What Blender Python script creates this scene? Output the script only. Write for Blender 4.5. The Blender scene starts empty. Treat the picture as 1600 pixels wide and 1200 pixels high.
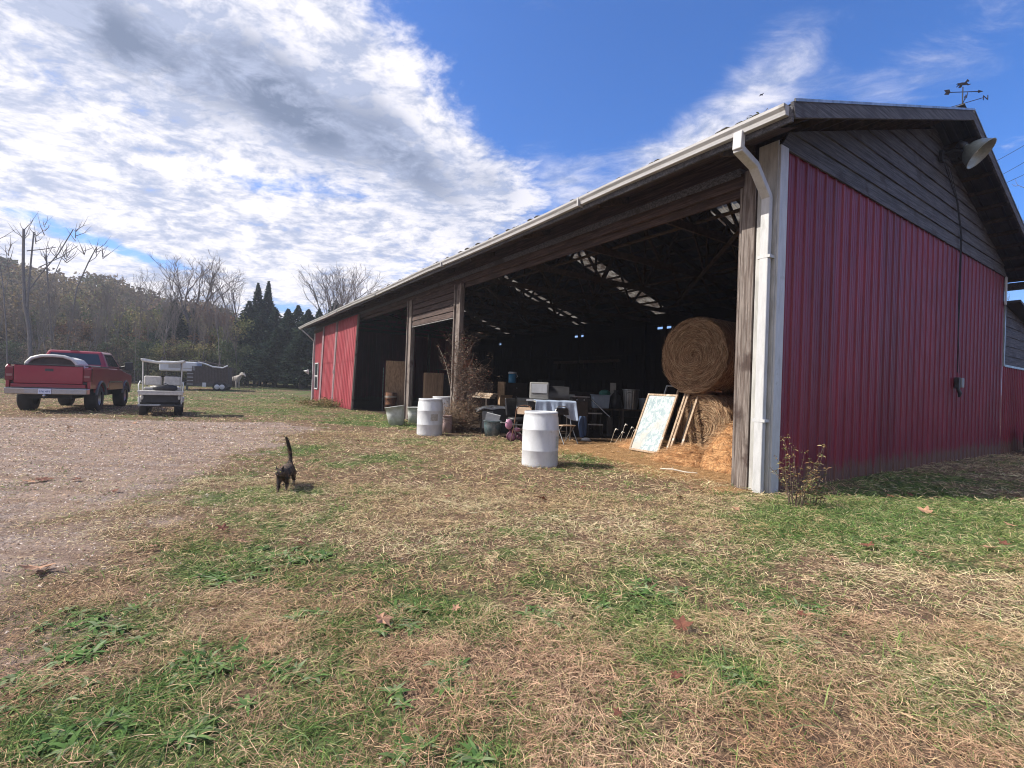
import bpy, bmesh, math, random
import numpy as np
from mathutils import Vector, Matrix, Euler
SC = bpy.context.scene
COL = SC.collection
R = math.radians
random.seed(7); RNG = np.random.default_rng(11)

# ------------------------------------------------------------------ camera
F, CH, PIT, ROL = 750.75, 1.38, -.0048, .0346     # focal length in the 1600 px photograph, eye height, pitch down, roll
cam = bpy.data.cameras.new("camera"); camo = bpy.data.objects.new("camera", cam); COL.objects.link(camo)
cam.sensor_width = 36; cam.lens = 36 * F / 1600; cam.clip_start = .05; cam.clip_end = 2000
camo.location = (0, 0, CH); camo.rotation_euler = (Euler((math.pi / 2 - PIT, 0, 0)).to_matrix() @ Euler((0, 0, ROL)).to_matrix()).to_euler()
SC.camera = camo

# ------------------------------------------------------------------ light
SUN_EL, SUN_AZ = R(42), math.atan2(-.05, -1.0)      # sun stands square to the left
sd = Vector((math.cos(SUN_AZ) * math.cos(SUN_EL), math.sin(SUN_AZ) * math.cos(SUN_EL), math.sin(SUN_EL)))
sl = bpy.data.lights.new("sun", 'SUN'); sl.energy = 5.0; sl.angle = R(.5); sl.color = (1, .93, .82)
slo = bpy.data.objects.new("sun", sl); COL.objects.link(slo)
slo.rotation_euler = sd.to_track_quat('Z', 'Y').to_euler(); slo.location = (-20, 5, 30)
SC.view_settings.view_transform = 'Standard'; SC.view_settings.look = 'None'
SC.view_settings.exposure = 0.62; SC.view_settings.gamma = 1
SC.render.engine = 'CYCLES'; SC.cycles.pixel_filter_type = 'BLACKMAN_HARRIS'; SC.cycles.filter_width = 1.1
SC.cycles.max_bounces = 6; SC.cycles.diffuse_bounces = 3; SC.cycles.glossy_bounces = 2; SC.cycles.transparent_max_bounces = 8
SC.cycles.use_denoising = True; SC.cycles.use_adaptive_sampling = True; SC.cycles.adaptive_threshold = .02
SC.cycles.sample_clamp_indirect = 6

class NT:
    """small helper for node trees"""
    def __init__(s, tree): s.t = tree; tree.nodes.clear()
    def n(s, typ, ins=None, out=0, **props):
        nd = s.t.nodes.new(typ)
        for k, v in props.items(): setattr(nd, k, v)
        for k, v in (ins or {}).items():
            if isinstance(v, bpy.types.NodeSocket): s.t.links.new(v, nd.inputs[k])
            else: nd.inputs[k].default_value = v
        return nd.outputs[out] if len(nd.outputs) else nd
    def m(s, op, a, b=0.0, c=0.0, clamp=False):
        nd = s.t.nodes.new('ShaderNodeMath'); nd.operation = op; nd.use_clamp = clamp
        for i, v in enumerate((a, b, c)):
            if isinstance(v, bpy.types.NodeSocket): s.t.links.new(v, nd.inputs[i])
            else: nd.inputs[i].default_value = v
        return nd.outputs[0]
    def ss(s, x, lo, hi, a=0.0, b=1.0):
        return s.n('ShaderNodeMapRange', {'Value': x, 'From Min': lo, 'From Max': hi, 'To Min': a, 'To Max': b}, interpolation_type='SMOOTHSTEP')
    def mix(s, f, a, b, blend='MIX'):
        nd = s.t.nodes.new('ShaderNodeMix'); nd.data_type = 'RGBA'; nd.blend_type = blend
        for i, v in ((0, f), (6, a), (7, b)):
            if isinstance(v, bpy.types.NodeSocket): s.t.links.new(v, nd.inputs[i])
            else: nd.inputs[i].default_value = (v if i == 0 or len(v) == 4 else (*v, 1))
        return nd.outputs[2]
    def noise(s, vec, scale, detail=4, rough=.5, dist=0.0, dim='3D'):
        ins = {'Scale': scale, 'Detail': detail, 'Roughness': rough, 'Distortion': dist}
        if vec is not None: ins['Vector'] = vec
        return s.n('ShaderNodeTexNoise', ins, noise_dimensions=dim)
    def comb(s, x, y, z=0.0): return s.n('ShaderNodeCombineXYZ', {'X': x, 'Y': y, 'Z': z})
    def map(s, vec, scale=(1, 1, 1), rot=(0, 0, 0), loc=(0, 0, 0)):
        return s.n('ShaderNodeMapping', {'Vector': vec, 'Scale': scale, 'Rotation': rot, 'Location': loc})

# ------------------------------------------------------------------ sky
W = bpy.data.worlds.new("World"); SC.world = W; W.use_nodes = True
w = NT(W.node_tree)
sky = w.n('ShaderNodeTexSky', sky_type='NISHITA')
skn = sky.node; skn.sun_disc = False; skn.sun_elevation = SUN_EL; skn.sun_rotation = R(90) - SUN_AZ
skn.air_density = 1.0; skn.dust_density = .3; skn.ozone_density = 3.0; skn.altitude = 300
gen = w.n('ShaderNodeTexCoord')
dirn = w.n('ShaderNodeVectorMath', {0: gen}, operation='NORMALIZE')
sx = w.n('ShaderNodeSeparateXYZ', {0: dirn}); X, Y, Z = sx, sx.node.outputs[1], sx.node.outputs[2]
az = w.m('MULTIPLY', w.m('ARCTAN2', X, Y), 57.2958)
el = w.m('MULTIPLY', w.m('ARCSINE', Z), 57.2958)
zz = w.m('ADD', w.m('MAXIMUM', Z, 0.0), .10)
P = w.comb(w.m('DIVIDE', X, zz), w.m('DIVIDE', Y, zz))
warp = w.n('ShaderNodeVectorMath', {0: w.n('ShaderNodeTexNoise', {'Vector': P, 'Scale': 1.3, 'Detail': 3}, out=1), 1: (.5, .5, .5)}, operation='SUBTRACT')
P = w.n('ShaderNodeVectorMath', {0: P, 1: w.n('ShaderNodeVectorMath', {0: warp, 'Scale': .35}, operation='SCALE')}, operation='ADD')
def blob(ca, ce, ra, re, rot=0.0):
    a = w.m('SUBTRACT', az, ca); e = w.m('SUBTRACT', el, ce); c, s_ = math.cos(R(rot)), math.sin(R(rot))
    a2 = w.m('ADD', w.m('MULTIPLY', a, c / ra), w.m('MULTIPLY', e, s_ / ra))
    e2 = w.m('ADD', w.m('MULTIPLY', a, -s_ / re), w.m('MULTIPLY', e, c / re))
    q = w.m('ADD', w.m('MULTIPLY', a2, a2), w.m('MULTIPLY', e2, e2))
    return w.m('EXPONENT', w.m('MULTIPLY', q, -1.0))
rip = w.noise(w.map(P, (4.6, 6.4, 1), rot=(0, 0, R(32))), 1.0, 8, .66, .25)
rip2 = w.noise(w.map(P, (13, 16, 1), rot=(0, 0, R(32))), 1.0, 5, .62, .2)
puff = w.noise(w.map(dirn, (1, 1, 2.2)), 13, 8, .64, .3)
big = w.noise(w.map(P, (1.1, 1.5, 1), rot=(0, 0, R(30)), loc=(3.1, 1.7, 0)), 1.0, 6, .60, .4)
wisp = w.noise(w.map(P, (2.0, 4.2, 1), rot=(0, 0, R(-35)), loc=(5, 2, 0)), 1.0, 9, .66, .9)
edge = w.m('ADD', w.m('MULTIPLY', w.m('SUBTRACT', 37.4, el), 1.45), -16.0)           # the front of the cloud deck
de = w.m('SUBTRACT', edge, az)
mA = w.ss(de, -8, 12)
low = w.ss(w.m('ADD', az, w.m('MULTIPLY', w.m('SUBTRACT', 21, el), 1.15)), -2, 12)   # cut: blue opens again to the right, low down
mA = w.m('MULTIPLY', mA, w.m('SUBTRACT', 1.0, w.m('MULTIPLY', low, .80)))
for b, k in ((blob(-27, 19.7, 5, 1.3, 5), .34), (blob(-18.5, 20.3, 4, 1.6), .20), (blob(-41.5, 11.6, 4.5, .65, -8), .60), (blob(-37, 10.7, 3.5, .5, -8), .5), (blob(-12, 13, 4, 1.6), .30), (blob(-25.3, 7.6, 4, .8), .7), (blob(-46, 12.8, 2.5, .5), .3)):
    mA = w.m('SUBTRACT', mA, w.m('MULTIPLY', b, k))
tex = w.m('ADD', w.m('ADD', w.m('MULTIPLY', rip, .36), w.m('MULTIPLY', puff, .24)), w.m('ADD', w.m('MULTIPLY', rip2, .20), w.m('MULTIPLY', big, .32)))
dA = w.ss(w.m('ADD', w.m('MULTIPLY', mA, .95), w.m('MULTIPLY', w.m('SUBTRACT', tex, .56), 2.6)), .25, .85)
mB = w.m('ADD', w.m('ADD', w.m('MULTIPLY', blob(24, 28.0, 10, 3.8, 34), 1.05), w.m('MULTIPLY', blob(5.5, 22.5, 6, 3.2, -12), .85)),
         w.m('ADD', w.m('MULTIPLY', blob(16, 23.5, 5.5, 4.5, 0), .80), w.m('MULTIPLY', blob(42, 29, 13, 5, 25), .42)))
dB = w.ss(w.m('ADD', w.m('MULTIPLY', mB, .8), w.m('MULTIPLY', w.m('SUBTRACT', wisp, .5), 1.5)), .20, 1.15)
back = w.m('MULTIPLY', w.ss(Y, .25, -.2), w.ss(big, .45, .6))                       # scattered cloud behind the viewer
dens = w.m('MAXIMUM', w.m('MAXIMUM', dA, dB), back, clamp=True)
hz = w.ss(el, 16, -1, 0, .8)                                                           # pale band over the horizon
shade = w.m('ADD', w.m('ADD', w.m('MULTIPLY', blob(-26, 27.2, 9, 3.4, -24), 1.15), w.m('MULTIPLY', blob(-40, 28, 8, 3.0, -18), .95)),
            w.m('ADD', w.m('MULTIPLY', blob(-13, 24.5, 9, 3.0, -38), .75), w.m('MULTIPLY', blob(-3, 23.0, 5, 2.4, -25), .40)))
shade = w.m('MULTIPLY', shade, w.ss(w.m('ADD', w.m('MULTIPLY', puff, .65), w.m('MULTIPLY', big, .35)), .36, .58, .15, 1.25))
lit = w.m('SUBTRACT', w.ss(w.m('ADD', w.m('MULTIPLY', puff, .50), w.m('ADD', w.m('MULTIPLY', rip, .2), w.m('MULTIPLY', rip2, .3))), .40, .57), w.m('MULTIPLY', shade, 1.0), clamp=True)
ccol = w.mix(lit, (3.7, 4.2, 5.7), (8.6, 8.3, 8.6))
dark = w.m('MULTIPLY', w.m('MULTIPLY', w.m('SUBTRACT', shade, .30, clamp=True), 1.05, clamp=True), w.ss(w.m('ADD', w.m('MULTIPLY', rip2, .5), w.m('MULTIPLY', puff, .5)), .30, .62, .75, 1.15), clamp=True)
ccol = w.mix(dark, ccol, (1.5, 1.95, 3.0))
blue = w.mix(1.0, sky, (.46, .95, 1.62), 'MULTIPLY')
blue = w.mix(hz, blue, (3.3, 4.5, 6.8))
col = w.mix(dens, blue, ccol)
bg = w.n('ShaderNodeBackground', {'Color': col, 'Strength': .086})
w.n('ShaderNodeOutputWorld', {'Surface': bg})
W.cycles.sampling_method = 'MANUAL'; W.cycles.sample_map_resolution = 512

# ------------------------------------------------------------------ materials
MATS = {}
def mat(name, col, rough=.8, metal=0.0, var=0.0, vscale=4.0, stretch=(1, 1, 1), bump=0.0, bscale=None, col2=None, lo=.4, hi=.62, attr=False, trans=0.0, spec=.5, alpha=1.0, coat=0.0, patch=None, coord='Object', wv=0.0):
    """principled material; col2 is mixed in by stretched noise, patch=(colour, scale, lo, hi) adds stains with a shape of their own"""
    if name in MATS: return MATS[name]
    m = bpy.data.materials.new(name); m.use_nodes = True; t = NT(m.node_tree); MATS[name] = m
    c = t.n('ShaderNodeRGB'); c.node.outputs[0].default_value = (*col, 1)
    if attr: c = t.n('ShaderNodeAttribute', attribute_name='Col')
    oc = t.n('ShaderNodeTexCoord', out={'Object': 3, 'Generated': 0}[coord]); v = t.map(oc, stretch)
    if col2 is not None: c = t.mix(t.ss(t.noise(v, vscale, 6, .62, .3), lo, hi), c, col2)
    if patch: c = t.mix(t.ss(t.noise(t.map(oc, (1, 1, 1), loc=(7, 3, 1)), patch[1], 5, .6), patch[2], patch[3]), c, patch[0])
    if var:
        f = t.ss(t.noise(v, vscale * 2.3, 5, .6), .25, .75, 1 - var, 1 + var)
        c = t.n('ShaderNodeVectorMath', {0: c, 'Scale': f}, operation='SCALE')
    p = t.n('ShaderNodeBsdfPrincipled', {'Base Color': c, 'Roughness': rough, 'Metallic': metal, 'Specular IOR Level': spec, 'Alpha': alpha, 'Coat Weight': coat})
    if bump:
        b = t.n('ShaderNodeBump', {'Height': t.noise(v, bscale or vscale * 3, 6, .6), 'Strength': bump, 'Distance': .02})
        t.t.links.new(b, p.node.inputs['Normal'])
    out = p
    if trans:
        tr = t.n('ShaderNodeBsdfTranslucent', {'Color': c}); out = t.n('ShaderNodeMixShader', {0: trans, 1: p, 2: tr})
    t.n('ShaderNodeOutputMaterial', {'Surface': out})
    return m

M_red = mat('red_metal', (.15, .008, .024), .48, 0, .16, 1.2, (1.5, 1.5, .35), .08, 6, col2=(.18, .018, .036), lo=.35, hi=.75, spec=.4)
M_inshade = mat('interior_shade_tone', (.007, .0045, .005), .9, 0, .3, 3, (1, 9, 9), col2=(.014, .008, .008))  # the barn's inner shade put into the colour of back wall, girts and posts
M_redf = mat('faded_red_metal', (.28, .03, .045), .6, 0, .2, 1.4, (1.5, 1.5, .3), .08, 6, col2=(.35, .075, .09), lo=.4, hi=.7)
M_wood = mat('weathered_grey_wood', (.13, .125, .13), .9, 0, .35, 3, (.6, 9, 9), .5, 9, col2=(.26, .25, .25), lo=.38, hi=.62, patch=((.07, .06, .06), 2.2, .56, .72))
M_woodx = mat('weathered_grey_board', (.052, .053, .063), .9, 0, .35, 3, (.5, 8, 12), .5, 8, col2=(.115, .115, .13), lo=.38, hi=.62, patch=((.05, .045, .05), 2.0, .55, .7))
M_woody = mat('brown_beam_wood', (.042, .026, .024), .9, 0, .35, 3, (9, .5, 9), .5, 9, col2=(.085, .055, .048), lo=.4, hi=.62, patch=((.045, .03, .028), 2.2, .5, .7))
M_post = mat('post_wood', (.11, .085, .075), .9, 0, .35, 3, (10, 10, .5), .6, 9, col2=(.22, .19, .175), lo=.4, hi=.6, patch=((.06, .04, .035), 2.4, .52, .7))
M_truss = mat('truss_wood', (.05, .034, .025), .9, 0, .3, 3, (3, 3, 3), .2, col2=(.075, .052, .038))
M_white = mat('white_painted_metal', (.47, .48, .50), .5, 0, .10, 3, (3, 3, .6), .05, 8, col2=(.36, .37, .37), lo=.5, hi=.75, patch=((.30, .30, .29), 5, .66, .78))
M_gutter = mat('dirty_white_gutter', (.40, .40, .41), .45, 0, .12, 2, (1, .5, 6), .05, 8, col2=(.27, .27, .27), lo=.5, hi=.7, patch=((.22, .21, .20), 3, .62, .75))
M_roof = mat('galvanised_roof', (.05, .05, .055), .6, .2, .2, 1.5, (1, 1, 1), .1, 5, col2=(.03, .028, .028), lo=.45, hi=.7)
M_trimd = mat('dull_beige_trim', (.42, .42, .41), .7, 0, .15, 3, (3, 3, .6), col2=(.33, .33, .32))
M_under = mat('roof_underside', (.16, .15, .15), .8, .2, .2, 1.5)
M_black = mat('black_rubber', (.018, .018, .02), .8, 0, .2, 8, bump=.2)
M_dark = mat('dark_grey_plastic', (.035, .036, .04), .5, 0, .2, 5)
M_chrome = mat('chrome', (.36, .37, .40), .22, 1.0)
M_steel = mat('galvanised_steel', (.38, .40, .42), .38, .75, .15, 5, (1, 1, .4), col2=(.25, .26, .27))
M_rust = mat('rusty_metal', (.16, .07, .035), .85, .2, .4, 6, bump=.4, col2=(.08, .05, .04))
M_glass = mat('dark_glass', (.02, .025, .03), .06, 0, spec=.8)
M_card = mat('brown_cardboard', (.33, .22, .13), .9, 0, .2, 4)
M_ply = mat('plywood', (.38, .25, .16), .85, 0, .25, 2, (6, 6, .6), .1, col2=(.28, .18, .11))
M_plastic = mat('white_plastic', (.56, .58, .62), .5, 0, .10, 3, (1, 1, .5), bump=.03, col2=(.46, .48, .50), lo=.40, hi=.75, patch=((.30, .28, .24), 5, .62, .8))

t = NT.__new__(NT); t.t = M_red.node_tree                  # sheets differ a little, and rain has splashed soil on their feet
pn_ = [n for n in M_red.node_tree.nodes if n.type == 'BSDF_PRINCIPLED'][0]; src = pn_.inputs['Base Color'].links[0].from_socket
oc = t.n('ShaderNodeTexCoord', out=3); sp_ = t.n('ShaderNodeSeparateXYZ', {0: oc}); ox, oz = sp_, sp_.node.outputs[2]
shn = t.n('ShaderNodeTexWhiteNoise', {'W': t.m('FLOOR', t.m('DIVIDE', ox, .915))}, noise_dimensions='1D')
c_ = t.n('ShaderNodeVectorMath', {0: src, 'Scale': t.m('ADD', .86, t.m('MULTIPLY', shn, .28))}, operation='SCALE')
sn = t.noise(t.map(oc, (3, 3, 1.2)), 2.6, 6, .7); dirt = t.ss(t.m('SUBTRACT', t.m('ADD', .02, t.m('MULTIPLY', sn, .75)), oz), 0, .25)
c_ = t.mix(t.m('MULTIPLY', dirt, .75), c_, (.12, .085, .06)); sc_ = t.ss(t.noise(t.map(oc, (14, 14, .5), loc=(3, 3, 3)), 2.0, 5, .7), .66, .78); c_ = t.mix(t.m('MULTIPLY', sc_, .18), c_, (.30, .10, .12))
t.t.links.new(c_, pn_.inputs['Base Color'])

# ------------------------------------------------------------------ mesh helpers
class MB:
    """collects shapes and links them as ONE mesh object"""
    def __init__(s): s.v = []; s.f = []; s.mi = []; s.ms = []; s.cur = 0; s.sm = []; s.smooth = False
    def use(s, m):
        if m not in s.ms: s.ms.append(m)
        s.cur = s.ms.index(m); return s
    def add(s, vs, fs, sm=None):
        o = len(s.v); s.v += [tuple(v) for v in vs]
        for f in fs: s.f.append(tuple(o + i for i in f)); s.mi.append(s.cur); s.sm.append(s.smooth if sm is None else sm)
        return s
    def box(s, c, size, rot=(0, 0, 0), taper=1.0):
        a, b, h = size[0] / 2, size[1] / 2, size[2] / 2
        q = Euler(rot).to_matrix() if any(rot) else None
        vs = [Vector((x * a * (taper if z > 0 else 1), y * b * (taper if z > 0 else 1), z * h)) for z in (-1, 1) for y in (-1, 1) for x in (-1, 1)]
        if q: vs = [q @ v for v in vs]
        vs = [v + Vector(c) for v in vs]
        return s.add(vs, [(0, 2, 3, 1), (4, 5, 7, 6), (0, 1, 5, 4), (2, 6, 7, 3), (0, 4, 6, 2), (1, 3, 7, 5)], False)
    def bx(s, x0, x1, y0, y1, z0, z1): return s.box(((x0 + x1) / 2, (y0 + y1) / 2, (z0 + z1) / 2), (abs(x1 - x0), abs(y1 - y0), abs(z1 - z0)))
    def beam(s, a, b, wd, ht, up=(0, 0, 1)):
        a, b = Vector(a), Vector(b); d = (b - a); L = d.length; d.normalize()
        sd_ = d.cross(Vector(up))
        if sd_.length < 1e-4: sd_ = d.cross(Vector((1, 0, 0)))
        sd_.normalize(); u = sd_.cross(d)
        vs = [p + sd_ * (i * wd / 2) + u * (j * ht / 2) for p in (a, b) for j in (-1, 1) for i in (-1, 1)]
        return s.add(vs, [(0, 1, 3, 2), (4, 6, 7, 5), (0, 4, 5, 1), (2, 3, 7, 6), (0, 2, 6, 4), (1, 5, 7, 3)], False)
    def tube(s, pts, rad, n=8, cap=True):
        pts = [Vector(p) for p in pts]; rad = rad if isinstance(rad, (list, tuple)) else [rad] * len(pts)
        vs = []; ref = None
        for i, p in enumerate(pts):
            d = (pts[min(i + 1, len(pts) - 1)] - pts[max(i - 1, 0)])
            d = d.normalized() if d.length > 1e-9 else Vector((0, 0, 1))
            if ref is None: ref = d.orthogonal().normalized()
            ref = (ref - d * ref.dot(d)); ref = ref.normalized() if ref.length > 1e-6 else d.orthogonal().normalized()
            b = d.cross(ref)
            for k in range(n):
                a = 2 * math.pi * k / n; vs.append(p + (ref * math.cos(a) + b * math.sin(a)) * rad[i])
        fs = [(i * n + k, i * n + (k + 1) % n, (i + 1) * n + (k + 1) % n, (i + 1) * n + k) for i in range(len(pts) - 1) for k in range(n)]
        s.add(vs, fs, True)
        if cap: s.add(vs[:n], [tuple(reversed(range(n)))], False); s.add(vs[-n:], [tuple(range(n))], False)
        return s
    def lathe(s, prof, c=(0, 0, 0), n=28, axis='Z', wob=0.0):
        c = Vector(c); vs = []
        for r, h in prof:
            for k in range(n):
                a = 2 * math.pi * k / n; rr = r * (1 + wob * math.sin(3 * a + h * 9) + wob * .6 * math.sin(7 * a + 1))
                x, y = rr * math.cos(a), rr * math.sin(a)
                vs.append(c + Vector({'Z': (x, y, h), 'X': (h, x, y), 'Y': (x, h, y)}[axis]))
        m = len(prof)
        return s.add(vs, [(i * n + k, i * n + (k + 1) % n, (i + 1) * n + (k + 1) % n, (i + 1) * n + k) for i in range(m - 1) for k in range(n)], True)
    def prism(s, poly, h0, h1, axis='Z'):
        n = len(poly); f = {'Z': lambda a, b, h: (a, b, h), 'X': lambda a, b, h: (h, a, b), 'Y': lambda a, b, h: (a, h, b)}[axis]
        vs = [f(a, b, h) for h in (h0, h1) for a, b in poly]
        return s.add(vs, [tuple(reversed(range(n))), tuple(range(n, 2 * n))] + [(i, (i + 1) % n, n + (i + 1) % n, n + i) for i in range(n)], False)
    def ball(s, c, r, n=10, m=7):
        r = r if isinstance(r, tuple) else (r, r, r)
        prof = [(math.sin(math.pi * i / m), -math.cos(math.pi * i / m)) for i in range(m + 1)]
        vs = [(c[0] + r[0] * max(a, 1e-4) * math.cos(2 * math.pi * k / n), c[1] + r[1] * max(a, 1e-4) * math.sin(2 * math.pi * k / n), c[2] + r[2] * b) for a, b in prof for k in range(n)]
        return s.add(vs, [(i * n + k, i * n + (k + 1) % n, (i + 1) * n + (k + 1) % n, (i + 1) * n + k) for i in range(m) for k in range(n)], True)
    def build(s, name, m=None, parent=None, bevel=0.0, seg=2, fix=True):
        me = bpy.data.meshes.new(name); me.from_pydata(s.v, [], s.f)
        ms = s.ms if s.ms else [m]
        for q in ms: me.materials.append(q)
        me.polygons.foreach_set('material_index', s.mi); me.polygons.foreach_set('use_smooth', s.sm)
        if fix:
            b = bmesh.new(); b.from_mesh(me); bmesh.ops.recalc_face_normals(b, faces=b.faces); b.to_mesh(me); b.free()
        me.update()
        o = bpy.data.objects.new(name, me); COL.objects.link(o)
        if parent: o.parent = parent
        if bevel:
            bv = o.modifiers.new('bevel', 'BEVEL'); bv.width = bevel; bv.segments = seg; bv.limit_method = 'ANGLE'; bv.angle_limit = R(40); bv.harden_normals = False
        return o
def raw(name, V, loops, sizes, cols, m, parent=None, smooth=False):
    """fast mesh from numpy arrays, with a colour per vertex"""
    me = bpy.data.meshes.new(name); V = np.asarray(V, np.float32); loops = np.asarray(loops, np.int32).ravel(); sizes = np.asarray(sizes, np.int32)
    me.vertices.add(len(V)); me.vertices.foreach_set('co', V.ravel())
    me.loops.add(len(loops)); me.loops.foreach_set('vertex_index', loops)
    me.polygons.add(len(sizes)); st = np.zeros(len(sizes), np.int32); st[1:] = np.cumsum(sizes)[:-1]
    me.polygons.foreach_set('loop_start', st); me.polygons.foreach_set('loop_total', sizes)
    if smooth: me.polygons.foreach_set('use_smooth', np.ones(len(sizes), bool))
    if cols is not None:
        a = me.color_attributes.new('Col', 'FLOAT_COLOR', 'POINT'); c4 = np.ones((len(V), 4), np.float32); c4[:, :3] = cols; a.data.foreach_set('color', c4.ravel())
    me.materials.append(m); me.update(calc_edges=True)
    o = bpy.data.objects.new(name, me); COL.objects.link(o)
    if parent: o.parent = parent
    return o
def tag(o, label=None, cat=None, group=None, kind=None):
    for k, v in (('label', label), ('category', cat), ('group', group), ('kind', kind)):
        if v: o[k] = v
    return o
def thing(name, label, cat, loc=(0, 0, 0), rz=0.0, group=None):
    o = bpy.data.objects.new(name, None); COL.objects.link(o); o.location = loc; o.rotation_euler = (0, 0, rz); o.empty_display_size = .2
    return tag(o, label, cat, group)
KIDS = {}
def dup(root, loc, rz=0.0, label=None, group=None, scale=None):
    kids = {}
    for o in COL.objects:
        if o.parent: kids.setdefault(o.parent.name, []).append(o)
    def cp(o, par=None):
        c = o.copy(); COL.objects.link(c)
        if par: c.parent = par
        for ch in kids.get(o.name, []): cp(ch, c)
        return c
    r = cp(root); r.location = loc; r.rotation_euler = (0, 0, rz)
    if scale is not None: r.scale = scale if isinstance(scale, tuple) else (scale,) * 3
    if label: r['label'] = label
    if group: r['group'] = group
    return r

# ------------------------------------------------------------------ the lie of the land
A = R(33.57); CA, SA = math.cos(A), math.sin(A); BX, BY = 3.647, 6.804
def BW(u, v, z=0.0): return (BX + u * CA - v * SA, BY + u * SA + v * CA, z)     # barn coordinates: u goes into the barn, v along its open front
def ray(px, py):
    dx, dy = px - 800, py - 600; c, s_ = math.cos(ROL), math.sin(ROL); X_, Y_ = (dx * c + dy * s_) / F, (dy * c - dx * s_) / F
    c, s_ = math.cos(PIT), math.sin(PIT); y_ = c - Y_ * s_; return X_ / y_, (-s_ - Y_ * c) / y_
def pt(px, py, d): a, b = ray(px, py); return (a * d, d, CH + b * d)
def gx(px, d): return ray(px, 600)[0] * d
_c = [(0, 0, 0), (0, 3, 0), (0, 6, 0), (5, 3, 0), (-5, 3, 0), (3.6, 6.8, 0), (10, 11, 0), (14.6, 14.5, -.02), (18, 17, 0), (9, 5, 0), (20, 8, 0), (-1.5, 14, 0), (-3.75, 17.5, 0), (-7.3, 22, -.03), (-13.5, 32, -.02), (-14, 15.5, .03), (-12, 16, .0), (-17, 22, 0),
      (-6.6, 14.5, 0), (-5, 8, 0), (-12, 8, 0), (-20, 9, 0), (-24, 38, .12), (-14, 38, .05), (-24, 42, .26), (-30, 55, .62), (-16, 55, .55), (-55, 50, .6), (0, 60, .3), (-12, 45, .2), (30, 45, 0), (8, 14, 0), (4, 20, 0), (25, 22, 0), (-70, 20, .3), (50, 10, 0), (0, -20, 0), (-20, -20, 0), (20, -20, 0)]
_c = np.array(_c); _eps = 3.0
_K = np.sqrt(((_c[:, None, :2] - _c[None, :, :2]) ** 2).sum(-1) + _eps ** 2)
_wt = np.linalg.solve(_K + 1e-6 * np.eye(len(_c)), _c[:, 2])
def vnoise(x, y, s, seed=0):
    """smooth value noise 0..1"""
    x = np.asarray(x, float) / s + seed * 17.13; y = np.asarray(y, float) / s + seed * 9.71
    xi, yi = np.floor(x), np.floor(y); fx, fy = x - xi, y - yi; fx = fx * fx * (3 - 2 * fx); fy = fy * fy * (3 - 2 * fy)
    h = lambda a, b: (lambda q: q - np.floor(q))(np.sin(a * 127.1 + b * 311.7 + seed * 74.7) * 43758.5453)
    return (h(xi, yi) * (1 - fx) + h(xi + 1, yi) * fx) * (1 - fy) + (h(xi, yi + 1) * (1 - fx) + h(xi + 1, yi + 1) * fx) * fy
def fbm(x, y, s, seed=0, o=4):
    t, a, n = 0, .5, 0
    for i in range(o): t = t + a * vnoise(x, y, s / 2 ** i, seed + i); n += a; a *= .55
    return t / n
def sst(x, a, b): t = np.clip((x - a) / (b - a), 0, 1); return t * t * (3 - 2 * t)
def height(x, y):
    x = np.asarray(x, float); y = np.asarray(y, float); sh = x.shape; xf, yf = x.ravel(), y.ravel(); z = np.zeros(xf.shape)
    for i in range(len(_c)): z += _wt[i] * np.sqrt((xf - _c[i, 0]) ** 2 + (yf - _c[i, 1]) ** 2 + _eps ** 2)
    r = np.hypot(xf, yf); z = z * (1 - sst(r, 60, 90))
    azd = np.degrees(np.arctan2(xf, np.maximum(yf, 1e-3))); azd = np.where(yf < 0, 90 * np.sign(xf), azd)
    ridge = np.interp(azd, [-120, -75, -48.6, -44, -40, -35, -30, -25, -15, 10, 60], [15.5, 15, 14.2, 13.2, 12.2, 10, 8, 5, 3.5, 3, 3])
    z += ridge * sst(r, 72, 135) * (1 + .06 * np.sin(azd * .9))
    z += .035 * (fbm(xf, yf, 2.2, 3) - .5) * (1 - sst(r, 30, 60)) + .02 * (fbm(xf, yf, .5, 5) - .5) * (1 - sst(r, 14, 22))
    return z.reshape(sh)
def hgt(x, y): return float(height(np.array([x]), np.array([y]))[0])
def on(x, y, dz=0.0): return (x, y, hgt(x, y) + dz)
def gp(px, py, dz=0.0):
    """ground point seen at a pixel"""
    a, b = ray(px, py); d = CH / max(-b, 1e-3)
    for _ in range(12): d = (CH - hgt(a * d, d)) / -b
    return (a * d, d, hgt(a * d, d) + dz)
# what grows where (shared by the ground sheet and the blades on it)
GREEN = [(450, 700, 1.0, .9), (620, 720, 1.0, .8), (360, 775, .5, .9), (540, 790, .7, .5), (420, 880, .5, .9), (310, 910, .35, .8), (150, 970, .35, .9), (260, 960, .3, .5), (1120, 890, .6, .35), (1000, 930, .35, .8), (620, 900, .5, .5),
         (950, 715, 1.2, .8), (880, 745, .9, .6), (1000, 770, .8, .4), (1250, 810, .7, .6), (1400, 800, 1.2, 1.0), (1550, 830, 1.3, 1.0), (1330, 850, .8, .7), (1560, 790, 1.6, .9), (1420, 745, 1.5, .8), (700, 960, .25, .9), (560, 950, .25, .5),
         (330, 1060, .25, .7), (60, 1130, .25, .9), (1130, 1050, .22, .9), (1000, 1000, .25, .5), (1530, 1000, .3, .4), (180, 1140, .18, .9), (460, 1150, .15, .6), (760, 1190, .12, .8), (800, 850, .45, .4), (560, 660, 2.0, .7), (640, 665, 1.6, .7)]
_G = [(*gp(a, b)[:2], s, k) for a, b, s, k in GREEN]
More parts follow.
